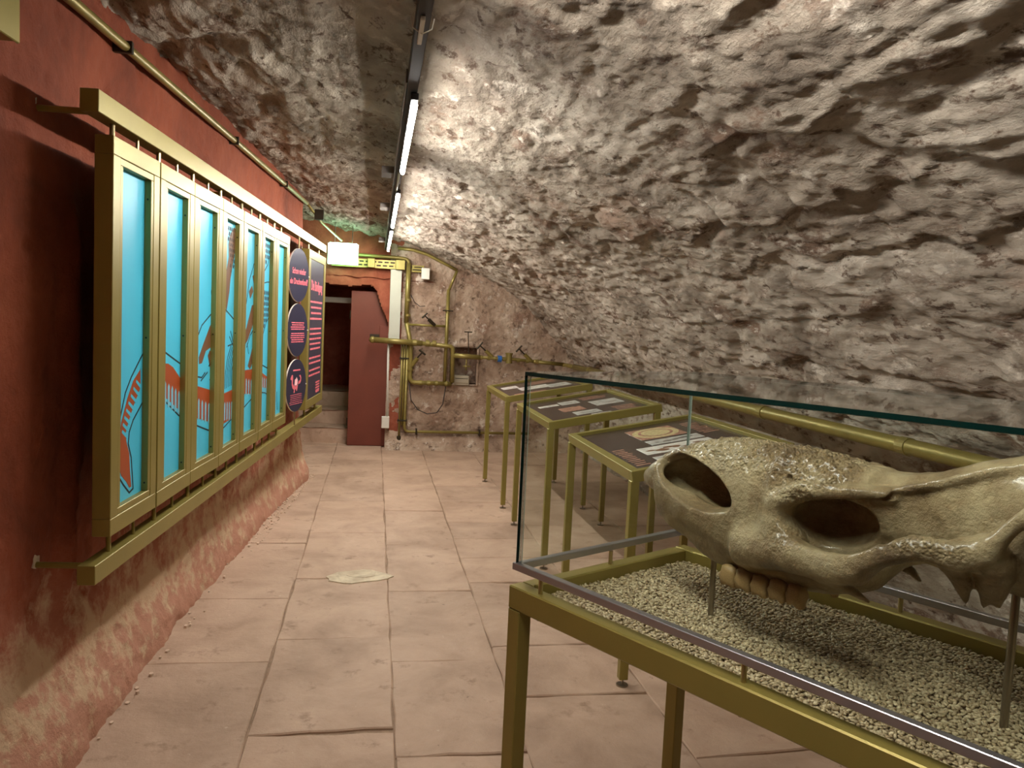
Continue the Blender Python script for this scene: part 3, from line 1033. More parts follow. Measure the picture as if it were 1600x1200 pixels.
    for _ in range(2):
        acc = np.zeros_like(Vs); cnt = np.zeros(len(Vs))
        np.add.at(acc, e[:, 0], Vs[e[:, 1]]); np.add.at(acc, e[:, 1], Vs[e[:, 0]])
        np.add.at(cnt, e[:, 0], 1); np.add.at(cnt, e[:, 1], 1)
        Vs = 0.5 * Vs + 0.5 * acc / cnt[:, None]
    n = vert_normals(Vs, Fs)
    l, yw, z = Vs[:, 0], np.abs(Vs[:, 1]), Vs[:, 2]
    rug = np.clip((n[:, 2] - 0.05) * 1.6, 0, 1) * np.clip((z - 1.24) / 0.05, 0, 1) * np.clip((0.80 - l) / 0.06, 0, 1)
    rug = np.maximum(rug, 0.9 * np.exp(-(((l - .68) / .06) ** 2 + ((z - 1.27) / .022) ** 2)))
    rug = np.maximum(rug, 0.8 * np.exp(-(((l - .655) / .03) ** 2 + ((z - 1.17) / .03) ** 2)) * (yw > .09))
    rug = np.maximum(rug, 0.7 * np.exp(-(((l - .95) / .08) ** 2 + ((z - 1.23) / .025) ** 2)) * (yw > .1))
    dsp = rug * (0.0085 * fbm(Vs * 70, 2) + 0.005 * fbm(Vs * 38 + 7, 2)) + 0.0035 * fbm(Vs * 14, 3) + 0.0012 * fbm(Vs * np.array([35, 60, 70]) + 3, 2)
    Vs = Vs + n * dsp[:, None]
    make_skull.rug = rug
    wp = np.stack([LD.x * l + SD.x * (Vs[:, 1] + SK_Y), LD.y * l + SD.y * (Vs[:, 1] + SK_Y), Vs[:, 2]], -1)
    return wp, Fs
skull = thing('rhinoceros_skull', 'large brown fossil animal skull resting on thin steel posts over gravel', 'skull', Matrix.Translation(CA))
sv, sq = make_skull()
cr_o = np_mesh('cranium', sv, sq, 'bone', skull)
at = cr_o.data.attributes.new('rugosity', 'FLOAT', 'POINT')
at.data.foreach_set('value', make_skull.rug.astype(np.float32))
def tooth_mesh():
    bm = bmesh.new()
    bmesh.ops.create_cube(bm, size=1)
    bmesh.ops.subdivide_edges(bm, edges=bm.edges, cuts=3, use_grid_fill=True)
    for v in bm.verts:
        c = v.co
        d = c.normalized() * 0.62
        v.co = c.lerp(d, 0.62)
        v.co.x += 0.06 * math.sin(9 * c.z + 3 * c.y)
        if c.z < -0.4:
            v.co.z += 0.10 * math.cos(8 * c.x)
    me = bpy.data.meshes.new('tooth')
    bm.to_mesh(me); bm.free()
    me.shade_smooth()
    me.materials.append(MATS['tooth'])
    return me
tm = tooth_mesh()
for sgn in (-1, 1):
    for k in range(5):
        l = 0.487 + 0.043 * k
        y = SK_Y + sgn * (0.076 + 0.004 * math.sin(k))
        z = 1.036 - 0.001 * k + random.uniform(-.004, .004)
        p = LD * l + SD * y
        sc = (0.043 + random.uniform(-.006, .002), 0.034, 0.046)
        M = Matrix(((LD.x * sc[0], SD.x * sc[1], 0, p.x), (LD.y * sc[0], SD.y * sc[1], 0, p.y), (0, 0, sc[2], z), (0, 0, 0, 1)))
        o = link('tooth', tm, skull)
        o.location = (p.x, p.y, z)
        o.rotation_euler = (0, 0, math.atan2(LD.y, LD.x) + random.uniform(-.12, .12))
        o.scale = sc
for nm, x, y, zt in (('front', 0.388, SK_Y, 1.075), ('rear', 1.060, SK_Y - 0.01, 1.18)):
    pt = tag(cyl_c('support_post', 'steel_post', None, x, y, 0.872, zt, 0.0075),
        'slim steel post in gravel holding up the toothed front of the skull' if nm == 'front' else 'slim steel post in gravel holding up the rear of the skull', 'post', 'posts under the skull')
    pt.location = CA

# ------------------------------------------------------------------ lectern tables
TX0, TX1, TZ0, TZ1 = 1.135, 1.905, 0.985, 1.128
def lectern(y0, y1, label, pics):
    t = thing('lectern_table', label, 'table', Matrix.Translation((TX0, y0, 0)), 'sloping info tables along the vault wall')
    Wd, Dp = TX1 - TX0, y1 - y0
    ang = math.atan2(TZ1 - TZ0, Wd)
    Ls = Wd / math.cos(ang)
    T = Matrix.Translation((0, 0, TZ0)) @ Matrix.Rotation(-ang, 4, 'Y')      # local x up the slope
    b, hh = 0.042, 0.052
    for bx in ((0, Ls, 0, b, -hh, 0), (0, Ls, Dp - b, Dp, -hh, 0), (0, b, b, Dp - b, -hh, 0), (Ls - b, Ls, b, Dp - b, -hh, 0)):
        m = MB(); m.box(*bx, c=0.002, M=T); m.build('frame_beam', 'olive', t)
    m = MB(); m.box(b, Ls - b, b, Dp - b, -0.032, -0.018, M=T)
    pn = m.build('info_board', 'table_print', t)
    for (u0, u1, v0, v1, mat) in pics:               # u along slope 0..1, v along depth 0..1 (0 near)
        m = MB()
        X0, X1 = b + u0 * (Ls - 2 * b), b + u1 * (Ls - 2 * b)
        Y0, Y1 = b + v0 * (Dp - 2 * b), b + v1 * (Dp - 2 * b)
        if mat == 'oval':
            cx, cy, rx, ry = (X0 + X1) / 2, (Y0 + Y1) / 2, (X1 - X0) / 2, (Y1 - Y0) / 2
            m.box(X0, X1, Y0, Y1, -0.0195, -0.0172, c=.0003, M=T)
            o = m.build('picture', 'photo_red', pn)
            for f_, mt, zz in ((0.96, 'photo_gold', -.0166), (0.72, 'photo_red', -.0160), (0.6, 'photo_gold', -.0155)):
                m = MB()
                m.prism([(cx + rx * f_ * math.cos(2 * math.pi * k / 32), cy + ry * f_ * math.sin(2 * math.pi * k / 32)) for k in range(32)], -0.0175, zz, T)
                m.build('oval_print', mt, pn)
            continue
        if mat == 'text':
            n = max(3, int((v1 - v0) / 0.035))
            for k in range(n):
                yy = Y0 + (Y1 - Y0) * (k + .3) / n
                xx = X0 + (X1 - X0) * random.uniform(0.0, 0.1)
                xe = X1 - (X1 - X0) * random.uniform(0.0, 0.25)
                m.box(xx, xe, yy, yy + (Y1 - Y0) / n * .4, -0.0185, -0.0174, c=.0002, M=T)
            m.build('text_lines', 'photo_red', pn)
            continue
        m.box(X0, X1, Y0, Y1, -0.0195, -0.0170, c=.0003, M=T)
        pc = m.build('picture', mat, pn)
        if mat in ('photo_white', 'photo_grey') and (X1 - X0) > 0.12:
            m = MB()
            n = 7
            for k in range(n):
                uu = X0 + (X1 - X0) * (0.12 + 0.76 * (k + random.random() * .6) / n)
                vv = Y0 + (Y1 - Y0) * random.uniform(0.3, 0.65)
                rr = random.uniform(0.25, 0.6) * (X1 - X0) / n
                m.prism(blob(uu, vv, rr, rr * random.uniform(.5, 1.0), 9, 0.4), -0.0172, -0.0165 + .0001 * k, T)
            m.build('picture_motif', 'brown_print' if mat == 'photo_white' else 'rail_grey', pn)['kind'] = 'stuff'
    # inner ledge holding the board
    for (x, y) in ((0, 0), (0, Dp - b), (Wd - b, 0), (Wd - b, Dp - b)):
        zt = TZ0 + (x + b * 0.5) * math.tan(ang) - hh * 0.93
        m = MB(); m.box(x + .001, x + b - .001, y + .001, y + b - .001, 0.032, zt, c=0.002)
        lg = m.build('leg', 'olive', t)
        m = MB()
        m.tube([(x + b / 2, y + b / 2, 0.0), (x + b / 2, y + b / 2, 0.007)], 0.027, 16)
        m.tube([(x + b / 2, y + b / 2, 0.0), (x + b / 2, y + b / 2, 0.036)], 0.006, 8)
        m.build('foot', 'steel_post', lg)
    return t
lectern(3.27, 4.43, 'sloping gold-framed info table with oval portrait print, beside the skull case',
        [(.36, .74, .62, .90, 'oval'), (.36, .78, .47, .58, 'photo_grey'), (.22, .78, .28, .44, 'photo_white'), (.22, .70, .06, .22, 'photo_grey'), (.82, .96, .55, .9, 'text'), (.05, .16, .1, .5, 'text')])
lectern(4.96, 6.14, 'middle sloping gold-framed info table with red oval-motif picture print',
        [(.10, .32, .70, .78, 'photo_white'), (.24, .48, .36, .54, 'photo_red'), (.34, .55, .68, .84, 'photo_grey'), (.30, .56, .16, .30, 'photo_grey'), (.42, .62, .05, .12, 'photo_white'), (.62, .92, .42, .66, 'photo_grey'), (.60, .92, .76, .92, 'text'), (.70, .95, .1, .3, 'text')])
lectern(6.67, 7.86, 'sloping gold-framed info table closest to the valve pipes, two long pale pictures',
        [(.08, .30, .62, .80, 'photo_white'), (.26, .66, .36, .58, 'photo_white'), (.62, .92, .28, .52, 'photo_grey'), (.10, .52, .06, .18, 'photo_red'), (.45, .9, .68, .9, 'text')])

# ------------------------------------------------------------------ wall-hung panel row
def MP(s, z, off=0.0, rot=0.0):
    """local frame on the panel row: x along the wall, y up, z out of the wall"""
    o = P0 + PD * s + PN * off + Vector((0, 0, z))
    M = Matrix(((PD.x, 0, PN.x, o.x), (PD.y, 0, PN.y, o.y), (0, 1, 0, o.z), (0, 0, 0, 1)))
    return M @ Matrix.Rotation(rot, 4, 'Y')
FOFF = 0.24
RS0, RS1 = -1.69, 3.52
for nm, z0, z1, lab in (('top', 2.232, 2.305, 'upper gold-olive steel rail from which the picture panels hang'), ('bottom', 0.655, 0.722, 'lower gold-olive steel rail beneath the picture panels')):
    t = thing('mounting_rail', lab, 'rail', MP(RS0, z0), 'rails of the panel row')
    MB().box(0, RS1 - RS0, 0, z1 - z0, FOFF - 0.075, FOFF - 0.015, c=0.002).build('bar', 'olive', t)
    for s in (0.06, 1.75, 3.45, 5.1):
        yy = 0.012 if nm == 'top' else 0.05
        MB().tube([(s, yy, -0.06), (s, yy, FOFF - 0.03)], 0.011, 12).build('bracket_rod', 'olive', t)
        MB().prism(blob(s, yy + .01, .026, .024, 10, .3), -0.02, 0.008).build('plaster_patch', 'flag_pale', t)
# drawing of the long-necked creature: (colour, polygon) in wall coordinates s, z
sh = 0.05      # the picture plane lies behind the frame front, see MP offset
DRAW = [
 ('orange_print', [(-1.212, 1.368), (-1.283, 1.327), (-1.337, 1.266), (-1.39, 1.184), (-1.414, 1.101), (-1.416, 1.03), (-1.384, .984), (-1.338, .953), (-1.309, .925), (-1.29, .925), (-1.306, .995), (-1.313, 1.056), (-1.342, 1.105), (-1.352, 1.136), (-1.326, 1.176), (-1.28, 1.23), (-1.21, 1.295)]),
 ('orange_print', [(-.98, 1.378), (-.90, 1.373), (-.836, 1.354), (-.738, 1.301), (-.70, 1.28), (-.70, 1.14), (-.731, 1.151), (-.829, 1.192), (-.98, 1.250)]),
 ('orange_print', [(-.56, 1.256), (-.522, 1.25), (-.259, 1.204), (-.23, 1.2), (-.23, 1.035), (-.254, 1.039), (-.56, 1.105)]),
 ('orange_print', [(-.04, 1.165), (.168, 1.171), (.22, 1.18), (.22, 1.015), (.164, 1.008), (-.04, 1.0)]),
 ('orange_print', [(.43, 1.264), (.68, 1.259), (.68, 1.11), (.63, 1.104), (.43, 1.123)]),
 ('orange_print', [(.86, 1.23), (.92, 1.215), (1.05, 1.185), (1.14, 1.172), (1.17, 1.15), (1.17, 1.09), (1.139, 1.094), (.86, 1.13)]),
 ('brown_print', [(-.23, 1.575), (-.306, 1.526), (-.402, 1.445), (-.471, 1.381), (-.464, 1.348), (-.421, 1.35), (-.362, 1.407), (-.23, 1.435)]),
 ('brown_print', [(-.23, 1.395), (-.299, 1.408), (-.328, 1.383), (-.293, 1.324), (-.23, 1.356)]),
 ('brown_print', [(.137, 2.07), (.05, 2.02), (.02, 1.965), (.03, 1.899), (-.02, 1.808), (-.03, 1.70), (.0, 1.60), (.057, 1.716), (.075, 1.787), (.13, 1.882), (.172, 1.963), (.191, 2.04)]),
 ('brown_print', [(.68, 1.862), (.576, 1.829), (.61, 1.788), (.68, 1.79)]),
 ('brown_print', [(.566, 1.771), (.495, 1.733), (.528, 1.691), (.6, 1.737)]),
 ('brown_print', [(.577, 1.653), (.44, 1.50), (.44, 1.42), (.49, 1.44), (.618, 1.541), (.68, 1.60), (.68, 1.66)]),
 ('brown_print', [(.68, 1.40), (.611, 1.391), (.56, 1.34), (.506, 1.285), (.565, 1.263), (.627, 1.306), (.68, 1.31)]),
]
def lattice(poly, du=0.045, dv=0.045):
    out = []
    xs = [p[0] for p in poly]; zs = [p[1] for p in poly]
    k = 0
    z = min(zs)
    while z < max(zs):
        x = min(xs) + (0.5 * du if k % 2 else 0)
        while x < max(xs):
            if in_poly(np.array([x]), np.array([z]), poly)[0]:
                out.append([(x - du * .42, z - dv * .15), (x + du * .1, z - dv * .38), (x + du * .42, z + dv * .18), (x - du * .1, z + dv * .38)])
            x += du
        z += dv * 0.5 * 1.6
        k += 1
    return out
NETS = [[(.86, 2.05), (1.16, 2.08), (1.10, 2.0), (.86, 1.87)], [(.86, 1.76), (1.18, 1.79), (1.18, 1.64), (.86, 1.49)], [(.0, 2.05), (.22, 2.09), (.22, 1.92), (.08, 1.80)]]
for P_ in NETS[:2]:
    DRAW += [('black_line', q) for q in lattice(P_)]
DRAW += [('black_line', q) for q in lattice(NETS[2], .035, .035)]
LINES = [
 [(-1.18, 1.43), (-1.213, 1.409), (-1.302, 1.343), (-1.356, 1.289), (-1.399, 1.207), (-1.43, 1.117), (-1.44, 1.05), (-1.415, .99), (-1.365, .947), (-1.309, .906), (-1.272, .914), (-1.294, 1.038), (-1.324, 1.095), (-1.315, 1.138), (-1.279, 1.178), (-1.18, 1.24)],
 [(-.99, 1.437), (-.953, 1.426), (-.741, 1.365), (-.70, 1.35)], [(-.99, 1.24), (-.961, 1.228), (-.741, 1.13), (-.70, 1.11)],
 [(-.55, 1.07), (-.528, 1.064), (-.24, .99)], [(-.03, .975), (.164, 1.006), (.2, 1.02)], [(.43, 1.04), (.64, 1.079), (.69, 1.09)],
 [(.86, 1.278), (1.158, 1.223), (1.2, 1.21)], [(.86, 1.093), (1.0, 1.08), (1.154, 1.043)],
 [(-.55, 1.43), (-.522, 1.455), (-.432, 1.534), (-.271, 1.596), (-.22, 1.61)], [(-.26, 1.60), (-.29, 1.70), (-.26, 1.78), (-.22, 1.80)],
 [(-.03, 1.62), (.1, 1.585), (.22, 1.55)],
 [(.86, 2.085), (1.0, 2.10), (1.2, 2.115)], [(.86, 1.80), (1.0, 1.815), (1.2, 1.825)], [(.86, 1.86), (1.0, 1.93), (1.13, 2.06)], [(.86, 1.44), (1.0, 1.55), (1.2, 1.64)],
 [(.44, 1.66), (.5, 1.80), (.6, 1.90), (.68, 1.95)], [(.47, 1.40), (.55, 1.47), (.66, 1.52)], [(.48, 1.42), (.52, 1.36)],
 [(-.50, 1.29), (-.42, 1.28), (-.37, 1.30)], [(-.43, 1.265), (-.33, 1.30)], [(-.31, 1.33), (-.25, 1.36)], [(-.29, 1.26), (-.25, 1.27)],
 [(1.39, 1.05), (1.41, .96), (1.42, .92)],
 [(.05, 1.42), (.17, 1.43)], [(.08, 1.47), (.16, 1.42)], [(.1, 1.50), (.17, 1.43), (.21, 1.36)],
]
for k in range(6):
    LINES.append([(.00 + .035 * k, 1.19 + .002 * k), (.01 + .033 * k, 1.28), (.05 + .03 * k, 1.36 - .012 * k), (.12 + .022 * k, 1.42 - .012 * k)])
TEETH = []      # pale slots in the orange body
for (sa, sb, za, zb, n) in ((-.95, -.72, 1.262, 1.19, 5), (-.53, -.26, 1.155, 1.09, 5), (-.01, .19, 1.075, 1.06, 4), (.46, .64, 1.17, 1.15, 3), (.89, 1.14, 1.155, 1.115, 4)):
    for k in range(n):
        t = (k + .3) / n
        s, z = sa + (sb - sa) * t, za + (zb - za) * t
        TEETH.append([(s - .012, z + .03), (s + .0, z + .045), (s + .012, z + .03), (s + .015, z - .055), (s - .010, z - .06)])
for (s, z) in ((-1.352, 1.125), (-1.345, 1.150), (-1.332, 1.175), (-1.315, 1.200), (-1.295, 1.225), (-1.272, 1.250), (-1.248, 1.275), (-1.222, 1.300)):
    TEETH.append([(s - .035, z + .020), (s - .030, z + .030), (s + .02, z + .004), (s + .015, z - .010)])
def clip_rect(poly, x0, x1, y0, y1):
    for ax, lim, sg in ((0, x0, 1), (0, x1, -1), (1, y0, 1), (1, y1, -1)):
        out = []
        for i in range(len(poly)):
            a, b = poly[i - 1], poly[i]
            ia, ib = sg * (a[ax] - lim) >= 0, sg * (b[ax] - lim) >= 0
            if ia != ib:
                t = (lim - a[ax]) / (b[ax] - a[ax])
                out.append((a[0] + t * (b[0] - a[0]), a[1] + t * (b[1] - a[1])))
            if ib:
                out.append(b)
        poly = out
        if len(poly) < 3:
            return []
    return poly
FZ0, FZ1, FWID, FS0 = 0.80, 2.178, 0.45, -1.61
def ring(mb, x0, x1, y0, y1, wd, z0, z1, c=.0015):
    mb.box(x0, x1, y0, y0 + wd, z0, z1, c)
    mb.box(x0, x1, y1 - wd, y1, z0, z1, c)
    mb.box(x0, x0 + wd, y0 + wd, y1 - wd, z0, z1, c)
    mb.box(x1 - wd, x1, y0 + wd, y1 - wd, z0, z1, c)
plabels = ['blue panel with the orange curling tail tip of the creature, end of the row', 'blue panel with an orange arched body and hanging pale slots', 'blue panel with brown raised limb above an orange toothed band',
           'blue panel with tall brown netted wing and curved black ribs', 'blue panel with brown arm pieces above an orange block', 'blue panel with two dark lattice patches and small orange end', 'nearly plain blue panel beside the round navy discs']
sway = [0.0, 0.010, -0.012, 0.014, -0.006, 0.012, -0.010]
for i in range(7):
    s0 = FS0 + FWID * i
    t = thing('picture_panel', 'gold-framed ' + plabels[i], 'panel', MP(s0 + FWID / 2, FZ0, FOFF, sway[i]), 'blue creature picture panels')
    H, hw = FZ1 - FZ0, FWID / 2 - 0.003
    for bx in ((-hw, hw, 0, 0.062), (-hw, hw, H - 0.062, H)):
        MB().box(bx[0], bx[1], bx[2], bx[3], -0.062, 0, c=.002).build('frame_bar', 'olive', t)
    for bx in ((-hw, -hw + 0.062), (hw - 0.062, hw)):
        MB().box(bx[0], bx[1], 0.0621, H - 0.0621, -0.062, 0, c=.002).build('frame_bar', 'olive', t)
    m = MB(); ring(m, -hw + 0.0635, hw - 0.0635, 0.0635, H - 0.0635, 0.024, -0.05, -0.0015); m.build('bezel', 'olive', t)
    px0, px1, py0, py1 = -hw + 0.08, hw - 0.08, 0.08, H - 0.08
    pic = MB().box(px0, px1, py0, py1, -0.038, -0.026, c=.0005).build('picture', 'blue_print', t)
    cx0, cx1, cy0, cy1 = -hw + .0885, hw - .0885, .0885, H - .0885
    layers = {}
    def put(mat, poly, zt):
        q = clip_rect([(x - s0 - FWID / 2 + dshift(i), z - FZ0) for x, z in poly], cx0, cx1, cy0, cy1)
        if len(q) >= 3:
            if mat in ('orange_print', 'brown_print'):
                MB().prism(q, -0.027, zt).build('drawing', mat, pic)
            else:
                layers.setdefault(mat, MB()).prism(q, -0.027, zt)
    def dshift(i):
        return -0.062
    for mat, poly in DRAW:
        put(mat, poly, -0.0252)
    for poly in TEETH:
        put('pale_print' if i else 'blue_print', poly, -0.0248)
    for ln in LINES:
        for a, b in zip(ln[:-1], ln[1:]):
            a_, b_ = Vector(a), Vector(b)
            d = (b_ - a_).normalized()
            nn = Vector((-d.y, d.x)) * 0.0035
            e = d * .002
            put('black_line', [tuple(a_ - e + nn), tuple(a_ - e - nn), tuple(b_ + e - nn), tuple(b_ + e + nn)], -0.0250)
    for mat, mb in layers.items():
        mb.build('fine_drawing', mat, pic)['kind'] = 'stuff'
    for yy in (0.12, H * 0.5, H - 0.16):
        m = MB(); xx = hw - 0.0875
        m.tube([(xx + .001, yy, -0.014), (xx - .0025, yy, -0.014)], 0.004, 8)
        m.build('screw', 'screw', t)
    for x, ln in ((-0.13, .06), (0.10, .06)):
        MB().tube([(x, H - .001, -0.042), (x, H + .056, -0.042)], 0.0085 if x < 0 else 0.006, 10).build('hanger_pin', 'brass_pin', t)
        MB().tube([(x, -.080, -0.042), (x, .001, -0.042)], 0.0085 if x < 0 else 0.006, 10).build('hanger_pin', 'olive', t)

# text helper -------------------------------------------------------------
def text_obj(body, size, x, y, z, mat, parent, align='CENTER', sx=1.0, weight=0.0):
    cu = bpy.data.curves.new('lettering', 'FONT')
    cu.body = body
    cu.size = size
    cu.align_x = align
    cu.extrude = 0.0006
    cu.offset = weight
    tmp = bpy.data.objects.new('lettering_tmp', cu)
    COL.objects.link(tmp)
    dg = bpy.context.evaluated_depsgraph_get()
    me = bpy.data.meshes.new_from_object(tmp.evaluated_get(dg))
    bpy.data.objects.remove(tmp)
    bpy.data.curves.remove(cu)
    me.materials.clear()
    me.materials.append(MATS[mat])
    o = link('lettering', me, parent)
    o.location = (x, y, z)
    o.scale = (sx, 1, 1)
    return o
def text_lines(parent, x0, x1, ys, z, hgt, mat='pink', center=True):
    m = MB()
    for y in ys:
        full = (x1 - x0) * random.uniform(0.82, 1.0)
        c = (x0 + x1) / 2
        x = c - full / 2 if center else x0
        xe = x + full
        while x < xe - 0.004:
            wl = min(random.uniform(0.025, 0.07) * (x1 - x0) * 4, xe - x)
            m.box(x, x + wl, y, y + hgt, z - .0004, z + .0006, c=.0001)
            x += wl + (x1 - x0) * 0.02
    return m.build('text_lines', mat, parent)

# round navy discs
DR = 0.212
discs = [(1.925, 'round navy disc with a pink two-line blackletter question, top of three'), (1.488, 'round navy disc with two blocks of small pink text, middle of three'), (1.042, 'round navy disc with a pink dragon drawing, lowest of three')]
for k, (zc, lab) in enumerate(discs):
    t = thing('round_sign', lab, 'sign', MP(2.02, zc, FOFF - 0.01, -0.20), 'round navy signs between panels')
    n = 48
    circ = lambda r: [(r * math.cos(2 * math.pi * a / n), r * math.sin(2 * math.pi * a / n)) for a in range(n)]
    d = MB().prism(circ(DR), -0.012, -0.001).build('disc', 'white_edge', t)
    MB().prism(circ(DR - .0005), -0.002, 0.0).build('face', 'navy', d)
    if k == 0:
        text_obj('Schon wieder', 0.066, 0, 0.010, 0.0004, 'pink', d, sx=0.78, weight=0.0012)
        text_obj('ein Drachenfund?', 0.066, 0, -0.072, 0.0004, 'pink', d, sx=0.80, weight=0.0012)
    elif k == 1:
        text_lines(d, -.15, .15, (.055, .038, .021, .004), 0.0006, 0.008)
        text_lines(d, -.15, .15, (-.03, -.047, -.064, -.081, -.098), 0.0006, 0.008)
    else:
        text_lines(d, -.08, .08, (.118,), 0.0006, 0.012)
        text_lines(d, -.14, .14, (-.075, -.09, -.105, -.12, -.135, -.15), 0.0006, 0.004)
        body = [(-.125, .062), (-.10, .088), (-.078, .090), (-.072, .06), (-.075, .02), (-.05, .0), (.0, -.005), (.04, .01), (.075, .012), (.098, .03), (.10, .06), (.085, .082), (.06, .08), (.062, .068), (.078, .066), (.085, .05), (.075, .036), (.05, .034), (.03, .0), (.022, -.028),
                (.012, -.045), (-.0, -.044), (.0, -.03), (-.012, -.03), (-.03, -.03), (-.036, -.056), (-.052, -.056), (-.05, -.03), (-.078, -.02), (-.098, .01), (-.098, .05), (-.118, .05)]
        MB().prism(body, 0, 0.0011).build('dragon_print', 'pink', d)
        MB().prism([(-.045, .002), (-.035, .05), (-.01, .055), (.0, .068), (.022, .045), (.022, .018), (.005, .0)], 0.001, 0.0018).build('dragon_print', 'pale_pink', d)
    MB().tube([(DR - 0.004, 0, -0.004), (DR - .004, 0, 0.006)], 0.005, 8).build('screw', 'white_edge', t)
    MB().tube([(0, DR - .012, -0.008), (0, DR + (.115 if k == 0 else .02), -0.008)], 0.006, 8).build('hanger_pin', 'brass_pin', t)
    MB().tube([(0, -DR - (.125 if k == 2 else .02), -0.008), (0, -DR + .012, -0.008)], 0.006, 8).build('hanger_pin', 'brass_pin', t)
# text panel
TW = 0.98
t = thing('text_panel', 'tall navy text panel with pink blackletter heading in gold-olive frame', 'panel', MP(2.43 + TW / 2, 0.795, FOFF), None)
H, hw = 1.38, TW / 2
for bx in ((-hw, hw, 0, 0.075), (-hw, hw, H - 0.075, H)):
    MB().box(bx[0], bx[1], bx[2], bx[3], -0.062, 0, c=.002).build('frame_bar', 'olive', t)
for bx in ((-hw, -hw + 0.10), (hw - 0.10, hw)):
    MB().box(bx[0], bx[1], 0.0751, H - 0.0751, -0.062, 0, c=.002).build('frame_bar', 'olive', t)
bd = MB().box(-hw + 0.09, hw - 0.09, 0.07, H - 0.07, -0.03, -0.006, c=.0005).build('board', 'navy', t)
text_obj('Die Bändigung', 0.125, 0, 1.04, -0.0055, 'pink', bd, sx=0.88, weight=0.002)
text_lines(bd, -.34, .34, (.93, .88, .83, .78), -0.0055, 0.017)
text_lines(bd, -.34, .34, (.69, .645, .60, .555, .51), -0.0055, 0.016)
text_lines(bd, -.34, .34, (.43, .385), -0.0055, 0.016)
text_lines(bd, -.34, .34, (.32, .275), -0.0055, 0.016)
text_lines(bd, .08, .32, (.19, .165, .14, .115, .10), -0.0055, 0.014)
for x in (-0.3, 0.3):
    MB().tube([(x, H - .001, -0.042), (x, H + .06, -0.042)], 0.0085, 10).build('hanger_pin', 'brass_pin', t)
    MB().tube([(x, -.076, -0.042), (x, .001, -0.042)], 0.0085, 10).build('hanger_pin', 'olive', t)

# ------------------------------------------------------------------ ceiling light rail
LX, LZ = 0.105, 2.45
lr = thing('light_rail', 'black ceiling track with glowing LED strips running the length of the vault', 'light', Matrix.Translation((LX, 0, LZ)))
MB().box(-0.02, 0.02, -2.3, 9.72, 0.0, 0.055, c=.002).build('track', 'rail_black', lr)
MB().box(-0.027, -0.021, 2.9, 9.72, 0.0, 0.05, c=.001).build('side_strip', 'rail_grey', lr)
def led(y0, y1, n, side=False):
    hb = MB()
    if side:
        hb.box(0.0205, 0.026, y0 - .05, y1 + .05, 0.002, 0.05, c=.002)
        sec = [(0.0265, 0.006), (0.034, 0.010), (0.037, 0.024), (0.034, 0.040), (0.0265, 0.046)]
    else:
        hb.box(-0.004, 0.026, y0 - .05, y1 + .05, -0.026, -0.0005, c=.002)
        sec = [(0.002, -0.026), (0.007, -0.037), (0.016, -0.041), (0.024, -0.036), (0.026, -0.026)]
    h_ = hb.build('led_housing_offscreen' if side else 'led_housing', 'rail_black', lr)
    for k in range(n):
        yy = y0 + (y1 - y0) * (k + .5) / n
        ln = (y1 - y0) / n * 0.32
        m = MB()
        vs = [(x, yy - ln, z) for x, z in sec] + [(x, yy + ln, z) for x, z in sec]
        q = len(sec)
        fs = [(q + i, q + i + 1, i + 1, i) for i in range(q - 1)] + [tuple(range(q)), tuple(range(q, 2 * q))[::-1]]
        m.add(vs, fs)
        m.build('led_lens_offscreen' if side else 'led_lens', 'led', h_)
led(0.45, 1.95, 12, True)
led(3.06, 4.48, 13)
led(5.25, 7.09, 14)
led(7.43, 9.47, 14)
m = MB(); m.tube([(0.0, 4.55, -.01), (0.0, 5.2, -.01)], 0.007, 8); m.build('connector', 'steel_post', lr)
for yy in (4.75, 6.2, 8.8):
    MB().box(-0.10, -0.022, yy, yy + .16, 0.015, 0.055, c=.002).build('mount_bracket', 'rail_grey', lr)
    MB().tube([(0, yy + .08, .05), (0, yy + .08, 0.20)], 0.006, 8).build('suspension_rod', 'rail_grey', lr)
for yy in (0.8, 2.6, 9.6):
    MB().tube([(0, yy, .05), (0, yy, 0.20)], 0.006, 8).build('suspension_rod', 'rail_grey', lr)
MB().box(-0.010, 0.004, 2.26, 2.46, -0.014, -0.0005, c=.002).build('white_clip', 'white_plastic', lr)
MB().tube([(-0.034, 2.36, 0.03), (-0.028, 2.36, 0.0), (0, 2.36, -0.016), (0.028, 2.36, 0.0), (0.034, 2.36, 0.03)], 0.002, 6).build('cable_tie', 'white_plastic', lr)

# ------------------------------------------------------------------ pipes
def pipe(name, label, runs, group=None, mat='olive_pipe', parent=None):
    """one pipe assembly as a thing with straight runs as parts"""
    t = thing(name, label, 'pipe', None, group)
    for r_, pts in runs:
        MB().tube(pts, r_, 14).build('pipe_run', mat, t, smooth=True)
    return t
def sleeve(t, a, b, r, mat='olive_pipe', name='coupling'):
    MB().tube([a, b], r, 16).build(name, mat, t)
def bend(a, b, c, r=0.06, n=5):
    a, b, c = Vector(a), Vector(b), Vector(c)
    p, q = b + (a - b).normalized() * r, b + (c - b).normalized() * r
    return [tuple((1 - k / n) ** 2 * p + 2 * (1 - k / n) * (k / n) * b + (k / n) ** 2 * q) for k in range(n + 1)]
